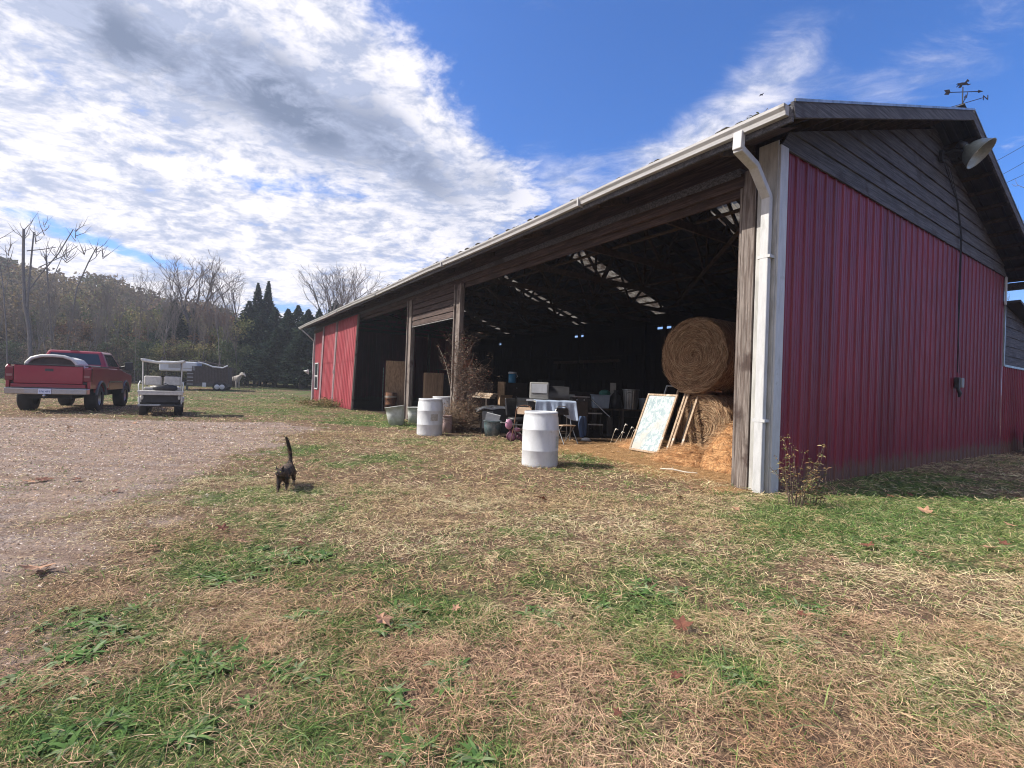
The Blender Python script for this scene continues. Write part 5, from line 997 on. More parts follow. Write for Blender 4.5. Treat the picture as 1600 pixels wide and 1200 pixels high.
for (px_, py_, lb, n_) in ((975, 690, 'foxtail stems with pale fuzzy heads before the bench', 4), (960, 692, 'short leaning foxtail stems left of the taller ones', 2)):
    x, y, z = gp(px_, py_); t = thing('foxtail', lb, 'weed', (x, y, z))
    for k in range(n_):
        bx_ = -.1 + .12 * k; h_ = .42 - .07 * (k % 3) - .1 * (n_ == 2); dx = .10 + .05 * (k % 2); MB().tube([(bx_, 0, 0), (bx_ + dx * .6, 0, h_ * .6), (bx_ + dx, 0, h_), (bx_ + dx + .05, -.01, h_ + .035)], .005, 5).build('stem', M_stick, t); MB().tube([(bx_ + dx, 0, h_), (bx_ + dx + .03, 0, h_ + .045), (bx_ + dx + .09, 0, h_ + .02)], [.008, .022, .006], 7).build('seed_head', M_off, t)
for px_, py_, lb, n_ in ((1168, 190, 'small leafy seedling growing out of the gutter', 60), (1195, 176, 'tiny seedling in the gutter close to its end', 30)):
    a_ = ray(px_, py_)[0]; v_ = ((BX + GU * CA) - a_ * (BY + GU * SA)) / (SA + a_ * CA); p_ = BW(GU - .05, v_, GZt - .02)
    stemmy('gutter_seedling', lb, 'seedling', p_, 5, .15 if n_ > 40 else .09, .07, [(.10, .12, .04), (.16, .13, .06)], n_, leafs=.035, lo=.3)
# litter along the eave: moss and leaf clumps caught behind the gutter
mb = MB(); 
for k in range(260):
    v_ = -.5 + 26 * random.random() ** 1.3; s_ = random.uniform(.03, .085); mb.ball(BW(GU + .03 + random.uniform(0, .10), v_, GZt + .045 + random.uniform(0, .03)), (s_ * 1.3, s_ * 1.3, s_ * .55), 6, 4)
tag(mb.build('moss', mat('moss_clump', (.035, .03, .022), .95, 0, .4, 8)), 'dark leaf litter and moss gathered along the roof edge above the gutter', 'moss', kind='stuff')
# fallen leaves
def leafmesh():
    pts = []; k = 11; cu_ = random.uniform(.1, .6)
    for i in range(2 * k):
        a = 2 * math.pi * i / (2 * k); r = (.36 + .13 * math.cos(5 * a)) * (1.12 if i % 2 == 0 else .92) * (1 + .18 * math.cos(a)) * random.uniform(.9, 1.1); pts.append((r * math.cos(a), r * math.sin(a)))
    mb = MB(); c = [(0, 0, .02)] + [(a, b_, .30 * (abs(b_) * 2) ** 2 * cu_ + random.uniform(-.03, .07)) for a, b_ in pts]; mb.add(c, [(0, 1 + i, 1 + (i + 1) % len(pts)) for i in range(len(pts))], False); mb.tube([(-.3, 0, .02), (-.75, .05, .05)], .015, 4); return mb
LC = [mat('tan_leaf', (.34, .17, .09), .8, 0, .25, 5, trans=.2), mat('rust_leaf', (.17, .065, .04), .8, 0, .25, 5, trans=.2), mat('pale_leaf', (.42, .24, .15), .8, 0, .2, 5, trans=.2)]
LSEEN = set()
def leaf_label(px, py, c, s):
    near = [((843, 726), 'the lone white barrel'), ((445, 762), 'the cat'), ((1246, 792), 'the dried weed'), ((1062, 740), 'the bleached stick'), ((100, 655), 'the pickup truck'), ((255, 650), 'the golf cart'), ((1200, 770), 'the white downspout'), ((670, 680), 'the patched barrel'), ((1400, 760), 'the middle of the red wall'), ((1590, 700), 'the tractor tyre'), ((60, 895), 'the big leaf on the gravel'), ((597, 980), 'the pinkish leaf on weeds'), ((1065, 990), 'the curled leaf near the centre'), ((1300, 880), 'the leaf standing in straw')]
    for q_ in sorted(near, key=lambda n: (n[0][0] - px) ** 2 + 4 * (n[0][1] - py) ** 2):
        r_ = _leaf(px, py, c, s, q_)
        if r_ not in LSEEN: LSEEN.add(r_); return r_
def _leaf(px, py, c, s, q_):
    dx, dy = px - q_[0][0], py - q_[0][1]
    side = ('to the right of ' if dx > 0 else 'to the left of ') if abs(dx) > 1.6 * abs(dy) else ('in front of ' if dy > 0 else 'beyond ')
    return ('large ' if s > .12 else 'small ' if s < .08 else '') + ('tan', 'dark rust', 'pale')[c] + ' fallen leaf ' + ('a step ' if abs(dx) + abs(dy) < 90 else 'well ') + side + q_[1]
LV = [(597, 980, .13, 2, 'broad pinkish brown leaf lying on green weeds in the near grass'), (1065, 990, .12, 1, 'brown curled leaf on dry grass right of the near centre'), (1300, 880, .10, 2, 'tan leaf standing up in the straw right of centre'), (1446, 803, .17, 2, 'large pale leaf in the shaded green grass by the red wall'), (58, 895, .20, 2, 'large tan leaf lying alone on the gravel'),
      (848, 784, .13, 1, 'dark rust leaf on the golden grass in the middle'), (817, 770, .09, 1, None), (712, 962, .06, 2, None), (1055, 1070, .07, 1, None), (1385, 845, .07, 2, None), (1438, 870, .09, 2, None), (1450, 878, .09, 1, None), (1490, 858, .06, 1, None), (1545, 862, .11, 2, None), (1568, 856, .1, 1, None), (1580, 826, .13, 2, None), (1592, 780, .1, 2, None),
      (1390, 778, .12, 1, None), (1422, 776, .1, 1, None), (1355, 860, .14, 1, None), (1062, 780, .12, 1, None), (1035, 770, .1, 2, None), (1250, 970, .06, 1, None), (1265, 972, .06, 2, None), (1330, 950, .07, 2, None), (348, 833, .11, 1, None), (470, 858, .08, 1, None), (375, 855, .1, 2, None), (65, 752, .2, 1, None), (120, 752, .12, 1, None), (45, 755, .16, 2, None), (700, 780, .1, 1, None), (735, 735, .1, 1, None), (770, 760, .08, 2, None),
      (640, 700, .14, 1, None), (110, 668, .2, 2, None), (210, 662, .18, 2, None), (320, 668, .14, 1, None), (1080, 765, .1, 2, None), (1150, 800, .12, 2, None), (910, 765, .09, 1, None), (965, 1130, .05, 1, None), (180, 770, .1, 1, None), (240, 860, .07, 2, None), (560, 690, .14, 1, None), (1245, 780, .08, 2, None), (1262, 792, .07, 0, None)]
for i, (px_, py_, s_, c_, lb) in enumerate(LV):
    x, y, z = gp(px_, py_); o = leafmesh().build('fallen_leaf', LC[c_], None); o.location = (x, y, z + .035 * min(1, 4 / y) + (.0 if x < -2.5 else .012)); o.scale = (s_ * 1.0,) * 3; o.rotation_euler = (random.uniform(-.4, .4), random.uniform(-.4, .4), random.uniform(0, 6.28))
    tag(o, lb or leaf_label(px_, py_, c_, s_), 'leaf', 'autumn leaves fallen on the grass')
# power lines, pole
t = thing('utility_pole', 'weathered wooden pole behind the right end of the barn roof', 'pole', (gx(1612, 30), 30, 0)); MB().tube([(0, 0, -.5), (0, 0, 12.8)], [.17, .13], 10).build('shaft', M_post, t)
t = thing('power_line', 'thin black overhead cables crossing the sky beyond the gable', 'cable', (0, 0, 0))
for i, (p0, p1) in enumerate((((1545, 262), (1640, 205)), ((1550, 285), (1640, 232)), ((1540, 300), (1640, 262)))):
    a_, b_ = Vector(pt(p0[0] - 30, p0[1] + 12, 22)), Vector(pt(p1[0] + 60, p1[1] - 40, 20)); MB().tube([a_.lerp(b_, k / 8) - Vector((0, 0, .1 * math.sin(math.pi * k / 8))) for k in range(9)], .012, 4).build('cable', M_black, t)

# ------------------------------------------------------------------ trees
M_bark = mat('grey_bark', (.115, .10, .10), .9, 0, .3, 3, (3, 3, .6), .3, col2=(.15, .135, .135)); M_bark2 = mat('dark_bark', (.06, .05, .048), .9, 0, .3, 3, (3, 3, .6)); M_twig = mat('twigs', (.14, .115, .105), .9, 0, .2, 3)
M_fol = mat('autumn_foliage', (1, 1, 1), .8, attr=True, trans=.25, spec=.15)
def bare(seed, H, style='v'):
    """leafless tree: trunk mesh with main limbs, crown mesh with the twigs"""
    rs = random.Random(seed); tr, cr = MB(), MB()
    def grow(p, d_, L, w_, lvl):
        p = Vector(p); d_ = Vector(d_).normalized(); pts = [p.copy()]; n = 5 if lvl < 2 else 3; ds = []
        for i in range(n):
            d_ = (d_ + Vector((rs.gauss(0, 1), rs.gauss(0, 1), rs.gauss(0, .6) + (.35 if lvl else .1))) * (.10 + .05 * lvl)).normalized(); p = p + d_ * L / n; pts.append(p.copy()); ds.append(d_.copy())
        (tr if lvl < 2 else cr).tube(pts, [w_ * (1 - .5 * i / n) for i in range(n + 1)], 7 if lvl == 0 else (5 if lvl < 3 else 3), False)
        if lvl >= 5 or L < H * .035: return
        k = (2 if style == 'v' and lvl == 0 else rs.choice((2, 3))) + (2 if lvl in (1, 2) else 0)
        for j in range(k):
            a = rs.uniform(0, 6.28); t_ = 1.0 if j < 2 else rs.uniform(.35, .95); q = pts[-1] if j < 2 else pts[max(1, int(t_ * n))]
            sp = .34 if j < 2 else .62; s1 = d_.orthogonal().normalized(); s2 = d_.cross(s1); nd = d_ + (s1 * math.cos(a) + s2 * math.sin(a)) * sp * rs.uniform(.7, 1.3) + Vector((0, 0, .12))
            grow(q, nd, L * (rs.uniform(.55, .8) if lvl else rs.uniform(.38, .5)), w_ * (.62 if j < 2 else .4), lvl + 1)
    grow((0, 0, -.3), (rs.uniform(-.05, .05), 0, 1), H * .46, H * .012, 0)
    return tr, cr
BT = []
for i, (H_, st) in enumerate(((12, 'v'), (12, 'w'), (12, 'v'), (12, 'w'))):
    tr, cr = bare(20 + i, H_, st); t = thing('bare_tree', 'x', 'tree', (0, 0, 0)); tr.build('trunk', M_bark, t, fix=False); cr.build('crown', M_twig, t, fix=False); BT.append([t, False])
def put_bare(k, px, d, H, label, group=None, rz_=None, flat=1.0):
    x = gx(px, d); loc = (x, d, hgt(x, d)); t = BT[k][0]; s_ = H / 12 * 1.2
    if BT[k][1]: t = dup(t, loc, 0)
    else: BT[k][1] = True; t.location = loc
    t.scale = (s_ * flat, s_ * flat, s_); t.rotation_euler = (0, 0, random.uniform(0, 6.28) if rz_ is None else rz_); tag(t, label, 'tree', group or 'leafless trees along the tree line'); return t
def cedar(seed, H, Rr, n=6500, cols=((.022, .044, .034), (.034, .058, .042), (.016, .032, .028), (.05, .075, .048))):
    rg = np.random.default_rng(seed); t = thing('cedar_tree', 'x', 'tree'); mb = MB().tube([(0, 0, -.3), (0, 0, H * .5), (0, 0, H * .97)], [.16, .08, .01], 7)
    u = rg.uniform(0, 1, n) ** .75; zz_ = H * (.06 + .94 * (1 - u)) if False else H * (1 - .94 * u); prof = Rr * (u ** .85) * (.72 + .28 * sst(u, .05, .4)) * (1 - .2 * sst(u, .88, 1)) * 1.05
    az_ = rg.uniform(0, 6.283, n); lump = .70 + .60 * np.sin(az_ * 3 + zz_ * 1.7 + seed) * np.sin(zz_ * 2.6 + seed * 2 + az_); r = prof * lump * np.sqrt(rg.uniform(.25, 1.05, n))
    P0 = np.stack([r * np.cos(az_), r * np.sin(az_), zz_ + .1 * r], 1); D = unit(np.stack([np.cos(az_), np.sin(az_), rg.uniform(-.2, .75, n)], 1) + rg.normal(0, .35, (n, 3))); S = unit(np.cross(D, rg.normal(0, 1, (n, 3))))
    mb.build('trunk', M_bark2, t); C = np.array(cols)[rg.integers(0, len(cols), n)] * (1 + .2 * rg.standard_normal((n, 1))); C = np.clip(C, .004, 1)
    blades('crown', P0, D, S, rg.uniform(.16, .42, n) * np.clip(.3 + u * 2.2, 0, 1), rg.uniform(.06, .15, n), np.zeros((n, 3)), C, M_fol, t); return t
CT = [[cedar(1, 8, 1.9), False], [cedar(2, 8, 2.3), False], [cedar(3, 8, 1.4), False]]
def put_cedar(k, px, d, H, label, fat=1.0, group='dark cedars at the edge of the field'):
    x = gx(px, d); loc = (x, d, hgt(x, d)); t = CT[k][0]
    if CT[k][1]: t = dup(t, loc, 0)
    else: CT[k][1] = True; t.location = loc
    s_ = H / 8; t.scale = (s_ * fat, s_ * fat, s_); t.rotation_euler = (0, 0, random.uniform(0, 6.28)); tag(t, label, 'tree', group); return t
def leafy(seed, H, Rr, cols, n=2600, base=.12, size=(.14, .32), nm='thicket_tree'):
    rg = np.random.default_rng(seed); t = thing(nm, 'x', 'tree'); rs = random.Random(seed); mb = MB()
    for k in range(5): a = rs.uniform(0, 6.28); mb.tube([(0, 0, -.3), (math.cos(a) * Rr * .2, math.sin(a) * Rr * .2, H * .45), (math.cos(a) * Rr * .45, math.sin(a) * Rr * .45, H * rs.uniform(.8, 1.02))], [.09, .06, .012], 5, False)
    mb.build('trunk', M_bark2, t); nc = 34; cz = H * (base + (1 - base) * rg.uniform(.05, .92, nc)); ca = rg.uniform(0, 6.28, nc); cr_ = Rr * np.sqrt(np.clip(1 - ((cz / H - .55) / .62) ** 2, .05, 1)) * rg.uniform(.2, .95, nc)
    cc_ = np.stack([cr_ * np.cos(ca), cr_ * np.sin(ca), cz], 1); k = rg.integers(0, nc, n); P0 = cc_[k] + rg.normal(0, .30, (n, 3)) * np.array([Rr * .55, Rr * .55, Rr * .42]); cl = np.array(cols)[rg.integers(0, len(cols), nc)][k]
    C = np.clip(cl * (1 + .22 * rg.standard_normal((n, 1))), .004, 1); D = unit(rg.normal(0, 1, (n, 3))); blades('crown', P0, D, unit(np.cross(D, rg.normal(0, 1, (n, 3)))), rg.uniform(*size, n), rg.uniform(size[0] * .6, size[1] * .6, n), np.zeros((n, 3)), C, M_fol, t); return t
BRN = [(.14, .10, .075), (.18, .13, .085), (.12, .09, .075), (.13, .12, .07)]; YEL = [(.19, .20, .08), (.13, .15, .065), (.24, .21, .10)]; GRN_ = [(.06, .09, .05), (.08, .105, .055), (.10, .12, .06)]; RED_ = [(.22, .12, .075), (.26, .15, .08), (.17, .10, .07)]
LT = {n_: [leafy(40 + i, 6, 2.4, c_, 2300, b_), False] for i, (n_, c_, b_) in enumerate((('brown', BRN, .1), ('yellow', YEL, .05), ('green', GRN_, .02), ('red', RED_, .2)))}
def put_leafy(k, px, d, H, label, fat=1.0, group='thicket trees along the field edge', dz=0.0):
    x = gx(px, d); loc = (x, d, hgt(x, d) + dz); t = LT[k][0]
    if LT[k][1]: t = dup(t, loc, 0)
    else: LT[k][1] = True; t.location = loc
    s_ = H / 6; t.scale = (s_ * fat, s_ * fat, s_); t.rotation_euler = (0, 0, random.uniform(0, 6.28)); tag(t, label, 'tree', group); return t
# the tall dead trees, left
def snag(px, d, top, label, arms, w0=.28):
    x = gx(px, d); z0 = hgt(x, d); t = thing('dead_tree', label, 'tree', (x, d, z0), 0, 'tall dead trees above the hill line'); f = lambda a, b_: (pt(a, b_, d)[0] - x, 0, pt(a, b_, d)[2] - z0); rs = random.Random(px)
    tk = MB()
    for i, (pts, w_) in enumerate(arms):
        q_ = [Vector(f(a, b_)) + Vector((0, (i * .7) * j / len(pts), 0)) for j, (a, b_) in enumerate(pts)]; n = len(q_); m_ = tk; m_.tube(q_, [w_ * .42 * (1 - .55 * j / n) for j in range(n)], 7)
    tk.build('trunk', M_bark, t); cw = MB()
    for i, (pts, w_) in enumerate(arms):
        p = Vector(f(*pts[-1])) + Vector((0, i * .7, 0))
        for k in range(5): 
            q0 = p - Vector((0, 0, rs.uniform(0, 1.2))); d_ = Vector((rs.uniform(-.8, .9), rs.uniform(-.5, .5), rs.uniform(.4, 1))); q1 = q0 + d_ * rs.uniform(.4, 1.0); q2 = q1 + (d_ + Vector((rs.uniform(-.6, .6), 0, .4))) * rs.uniform(.3, .9); cw.tube([q0, q1, q2], [.035, .022, .006], 4, False)
            cw.tube([q1, q1 + Vector((rs.uniform(-.7, .7), .1, rs.uniform(.2, .7)))], [.016, .005], 3, False)
    cw.build('crown', M_twig, t); return t
snag(42, 44, 355, 'tallest dead tree with two snapped-off parallel leaders, far left', [([(48, 600), (46, 520), (38, 470), (36, 420), (37, 358)], .42), ([(42, 480), (43, 420), (45, 360)], .22), ([(44, 500), (38, 455), (55, 425), (78, 392), (97, 352)], .17), ([(60, 418), (85, 398), (100, 377)], .10), ([(42, 392), (52, 385), (57, 377)], .12), ([(38, 372), (26, 348), (12, 330)], .07)])
snag(82, 46, 372, 'thin forked dead tree right of the snapped tree', [([(83, 600), (80, 520), (76, 470), (74, 430), (72, 398)], .26), ([(76, 455), (85, 420), (94, 390)], .09), ([(74, 420), (66, 400), (68, 380)], .07)])
snag(122, 52, 392, 'single slanting dead limb tree rising over the ridge', [([(104, 600), (108, 520), (120, 450), (138, 410), (151, 386)], .20), ([(138, 410), (146, 402), (152, 388)], .08)])
snag(6, 40, 380, 'pale dead trunk at the left edge of the field', [([(12, 600), (10, 520), (4, 440), (-3, 400), (-12, 370)], .13), ([(5, 470), (10, 430), (0, 388)], .07)])
BL = [(262, 50, 11.2, 0, 'bare forked tree behind the white trailer nose'), (290, 56, 13.6, 1, 'wide bare tree left of the tall straight one'), (322, 52, 12.6, 0, 'tall bare tree with a dark straight trunk behind the stock trailer'), (338, 55, 12.8, 2, 'slim bare tree just right of the tall straight trunk'), (250, 60, 13, 3, 'faint bare crown at the foot of the hill slope'), (378, 58, 12.6, 1, 'bare crown rising over the brown trees left of the twin cedars'),
      (472, 54, 12.4, 3, 'spreading bare tree above the cedars near the barn end'), (490, 58, 12.8, 0, 'bare tree leaning towards the barn eave'), (526, 60, 13.6, 1, 'bare tree showing over the barn gutter'), (545, 62, 14.2, 2, 'second bare crown over the barn gutter'), (568, 64, 15, 0, 'bare crown with a few pale leaves, closest to the roof line'), (208, 60, 12.5, 2, 'short bare tree on the lower hill'), (160, 58, 11, 3, 'bare tree with dark limbs behind the truck cab'), (20, 56, 11, 1, 'bare brownish tree behind the snapped dead tree')]
for px_, d_, H_, k_, lb in BL: put_bare(k_, px_, d_, H_, lb)
CL = [(268, 50, 8.6, 1, 1.25, 'dark cedar behind the golf cart canopy'), (296, 53, 8.2, 1, 1.3, 'broad dark cedar behind the trailer nose'), (282, 57, 9.2, 0, 1.2, 'taller cedar behind the pair at the trailer'), (398, 56, 11.8, 2, .95, 'left of the twin pointed cedars'), (414, 57, 12.2, 2, 1.0, 'right of the twin pointed cedars'), (385, 53, 9.2, 1, 1.4, 'broad cedar below the twin points'), (372, 52, 6.8, 0, 1.5, 'low cedar just behind the pony'), (405, 51, 8, 1, 1.4, 'dense cedar in front of the twin points'),
      (428, 54, 8.6, 1, 1.4, 'round-topped cedar right of the twin points'), (446, 52, 8.4, 0, 1.6, 'dark cedar between the twin points and the barn'), (462, 55, 9.2, 1, 1.4, 'cedar with a ragged top near the barn end'), (478, 50, 8.2, 0, 1.6, 'dark cedar touching the barn eave'), (495, 54, 8.8, 1, 1.4, 'cedar half hidden by the barn end'), (520, 58, 10.4, 1, 1.3, 'cedar crown showing above the barn gutter'), (430, 49, 6.2, 1, 1.6, 'low spreading cedar at the field edge'), (470, 48, 6, 1, 1.6, 'low dark cedar beside the red barn wall')]
for px_, d_, H_, k_, ft_, lb in CL: put_cedar(k_, px_, d_, H_, lb, ft_)
rs = random.Random(5); words = {'brown': 'brown-leaved thicket tree', 'yellow': 'yellowish thicket tree', 'green': 'dull green thicket tree', 'red': 'russet thicket tree'}
USED = set()
def places(px, head):
    """where a tree stands, told by the nearest thing in front of it"""
    marks = [(-30, 'the left edge of the field'), (8, "the truck's left tail lamp"), (36, 'the snapped dead tree'), (66, 'the white arch in the truck bed'), (90, 'the thin forked dead tree'), (120, 'the truck roof'), (145, "the truck's right tail lamp"), (172, "the truck's open side window"), (203, 'the truck mirror'), (222, 'the left canopy post'), (236, "the golf cart's left seat"), (264, "the golf cart's right seat"), (282, 'the right canopy post'), (298, 'the trailer nose'), (322, 'the tall straight trunk'), (345, 'the trailer wheels'), (366, 'the pony'), (392, 'the twin cedars')]
    for m_ in sorted(marks, key=lambda m: abs(m[0] - px)):
        d = px - m_[0]
        for w_ in (('straight behind ', 'in line with ', 'nearly hidden by ') if abs(d) < 6 else (('just right of ', 'a little right of ', 'right of ') if d > 0 else ('just left of ', 'a little left of ', 'left of '))):
            if head + w_ + m_[1] not in USED: USED.add(head + w_ + m_[1]); return head + w_ + m_[1]
for i in range(74):
    px_ = -60 + 430 * (i + .5) / 74 + rs.uniform(-5, 5); row = i % 3; d_ = (47, 53, 60)[row] + rs.uniform(-2, 2); k_ = rs.choice(('brown', 'brown', 'green', 'red', 'yellow') if row else ('green', 'yellow', 'brown', 'green')); H_ = (3.8, 6.6, 8.8)[row] * rs.uniform(.8, 1.25)
    put_leafy(k_, px_, d_, H_, places(px_, ('low ', 'mid-height ', 'tall ')[row] + words[k_] + ' '), .9 if row else 1.1)
for i in range(84):                                                # slim trunks standing between them
    px_ = -50 + 420 * (i + .5) / 84 + rs.uniform(-4, 4); d_ = rs.uniform(43.5, 55); t = put_bare(i % 4, px_, d_, rs.uniform(5.5, 9.5), places(px_, 'slim bare sapling '), 'slim saplings in the thicket', flat=.45)
# trees right of the barn
for px_, d_, H_, k_, lb in ((1600, 24, 12.6, 0, 'thin bare tree reaching above the right end of the roof'), (1588, 34, 8.6, 1, 'bare brush tree glimpsed between roof and lean-to'), (1612, 30, 8.4, 3, 'bare tree at the right edge above the lean-to'), (1650, 32, 10, 2, 'bare tree standing past the lean-to'), (1572, 42, 9.6, 2, 'distant bare tree behind the gable corner')):
    put_bare(k_, px_, d_, H_, lb, 'bare trees behind the barn', flat=.6 if px_ == 1600 else 1.0)
# the wooded hill: one mass
n_t = 1500; rg = np.random.default_rng(9); az_ = np.radians(rg.uniform(-66, 4, n_t)); rr = np.sqrt(rg.uniform(70 ** 2, 142 ** 2, n_t)); tx_, ty_ = rr * np.sin(az_), rr * np.cos(az_); tz_ = height(tx_, ty_)
H_t = rg.uniform(5.5, 9.5, n_t) * np.where(rr < 76, 1.15, 1.0) * np.interp(np.degrees(az_), [-66, -30, -20, 4], [1, 1, 1.0, .9]); per = 150; k = np.repeat(np.arange(n_t), per); n = len(k)
cat_ = fbm(tx_, ty_, 22, 81); hues = np.array([(.18, .135, .085), (.22, .165, .085), (.14, .14, .075), (.19, .115, .08), (.155, .12, .09), (.10, .115, .065)]); pick = np.clip(((cat_ * 1.6 - .3) * 6 + rg.normal(0, 1.3, n_t)), 0, 5).astype(int)
th_ = rg.uniform(0, 6.283, n); ph = rg.uniform(-.55, 1, n); rad = H_t[k] * .34 * np.cbrt(rg.uniform(.3, 1, n)); q_ = np.sqrt(np.clip(1 - ph * ph, 0, 1))
P0 = np.stack([tx_[k] + rad * q_ * np.cos(th_), ty_[k] + rad * q_ * np.sin(th_), tz_[k] + H_t[k] * .62 + rad * ph * 1.1], 1); D = unit(rg.normal(0, 1, (n, 3)))
C = np.clip(hues[pick][k] * (1 + .16 * rg.standard_normal((n_t, 1)))[k] * (1 + .22 * rg.standard_normal((n, 1))), .01, 1)
hw = blades('woodland', P0, D, unit(np.cross(D, rg.normal(0, 1, (n, 3)))), rg.uniform(.5, 1.1, n) * rr[k] / 170, rg.uniform(.35, .7, n) * rr[k] / 170, np.zeros((n, 3)), C, M_fol); tag(hw, kind='stuff')
hw['label'] = 'autumn woodland covering the hill behind the field'

# ------------------------------------------------------------------ the air
hb = MB(); hb.bx(-210, 190, -60, 215, -3, 46); hz_ = hb.build('haze', None); hm = bpy.data.materials.new('haze'); hm.use_nodes = True; t = NT(hm.node_tree)
pv = t.n('ShaderNodeVolumePrincipled', {'Color': (.80, .86, 1.0, 1), 'Density': .0011, 'Anisotropy': .35}); ou = t.n('ShaderNodeOutputMaterial'); t.t.links.new(pv, t.t.nodes[-1].inputs['Volume'])
hz_.data.materials.clear(); hz_.data.materials.append(hm); tag(hz_, kind='stuff')
SC.cycles.volume_bounces = 0; SC.cycles.volume_step_rate = 10; SC.cycles.volume_max_steps = 64

# ------------------------------------------------------------------ grass, straw, weeds and gravel
def scatter(n, y0, y1, half=1.30, pad=1.0):
    """points spread evenly over the ground between two distances"""
    y = np.sqrt(RNG.uniform(y0 * y0, y1 * y1, n)); x = RNG.uniform(-1, 1, n) * (half * y + pad); return x, y
DRY = [(.68, .53, .34), (.80, .65, .43), (.58, .42, .28), (.46, .31, .21), (.68, .49, .32), (.32, .21, .14), (.62, .52, .31)]
GRC = [(.13, .22, .055), (.19, .27, .08), (.085, .155, .045), (.28, .34, .13), (.14, .22, .09)]
def ok(x, y, grav=.35):
    u, v = barnuv(x, y); out = (u < .1) | (v < -.05) | (u > 13.6); return out & (RNG.uniform(0, 1, len(x)) > gravel(x, y) * .80)
Vs = []
def grass(bands, name, label, dry):
    Ps, Ds, Ls, Ws, Bs, Cs = [], [], [], [], [], []
    for n, y0, y1, L0, L1, w0 in bands:
        x, y = scatter(n, y0, y1); g = green(x, y); gr = gravel(x, y); r = RNG.uniform(0, 1, n); cl = fbm(x, y, .16, 91)
        keep = ok(x, y) & ((r > g * .70) if dry else (r < .10 + g * .95)) & (cl + RNG.uniform(-.25, .25, n) > (.36 if dry else .42))
        x, y, g, cl, gr = x[keep], y[keep], g[keep], cl[keep], gr[keep]; n = len(x); z = height(x, y)
        if dry:
            swirl = fbm(x, y, .45, 95) * 12.0; a = swirl + RNG.normal(0, 1.5, n); up = np.abs(RNG.normal(.14, .26, n)) + .3 * (RNG.uniform(0, 1, n) < .12)
            L = RNG.uniform(L0, L1, n) * (.55 + .7 * cl); Cc = pal(n, DRY, jit=.14); mixg = RNG.uniform(0, 1, n) < (.10 + .25 * g); Cc[mixg] = pal(int(mixg.sum()), [(.27, .29, .12), (.20, .23, .09)], jit=.12)
            tone = (fbm(x, y, .8, 97) - .5)[:, None]; gold = (sst(y + (fbm(x, y, 1.1, 93) - .5) * 4, 1.6, 4.6))[:, None]; Cc = Cc * (1 + tone * np.array([.5, .7, .9])) * (gold * np.array([1.02, 1.04, .98]) + (1 - gold) * np.array([.80, .68, .66])); bend = np.stack([RNG.normal(0, .28, n), RNG.normal(0, .28, n), RNG.uniform(-.5, .1, n)], 1); W_ = w0 * RNG.uniform(.6, 1.3, n)
        else:
            a = RNG.uniform(0, 6.283, n); up = RNG.uniform(.25, 1.8, n); L = RNG.uniform(L0, L1, n) * (.5 + .8 * cl) * (.8 + .5 * g); Cc = pal(n, GRC, jit=.16); tone = (fbm(x, y, .9, 98) - .5)[:, None]; Cc = Cc * (1 + tone * np.array([.9, .4, .7]))
            bend = np.stack([np.cos(a) * .4, np.sin(a) * .4, RNG.uniform(-.9, -.1, n)], 1); W_ = w0 * RNG.uniform(.7, 1.6, n)
        L = L * (1 - .45 * np.clip(gr * 1.5, 0, 1)); D = np.stack([np.cos(a), np.sin(a), up], 1); Ps.append(np.stack([x, y, z + (RNG.uniform(-.01, .03, n) + .05 * np.clip(cl - .5, 0, .3) if dry else 0) * min(1, 6 / y0)], 1)); Ds.append(D); Ls.append(L); Ws.append(W_); Bs.append(bend); Cs.append(Cc)
    P0 = np.concatenate(Ps); D = unit(np.concatenate(Ds)); n = len(P0); S = np.stack([-D[:, 1], D[:, 0], RNG.normal(0, .5, n)], 1)
    o = blades(name, P0, D, S, np.concatenate(Ls), np.concatenate(Ws), np.concatenate(Bs), np.clip(np.concatenate(Cs), .01, .9), M_blade if not dry else M_straw); tag(o, label, kind='stuff'); return o
grass([(240000, 1.1, 3.0, .025, .105, .0020), (240000, 3.0, 6.5, .035, .12, .0031), (120000, 6.5, 13, .06, .18, .0065), (70000, 13, 26, .08, .2, .013), (40000, 26, 52, .12, .3, .028)], 'dry_grass', 'matted dry straw-coloured grass over the yard', True)
grass([(120000, 1.1, 3.0, .03, .10, .0032), (140000, 3.0, 6.5, .04, .12, .0044), (110000, 6.5, 13, .05, .13, .0075), (90000, 13, 26, .06, .14, .015), (80000, 26, 55, .08, .18, .03)], 'green_grass', 'green grass growing in patches through the dead grass', False)
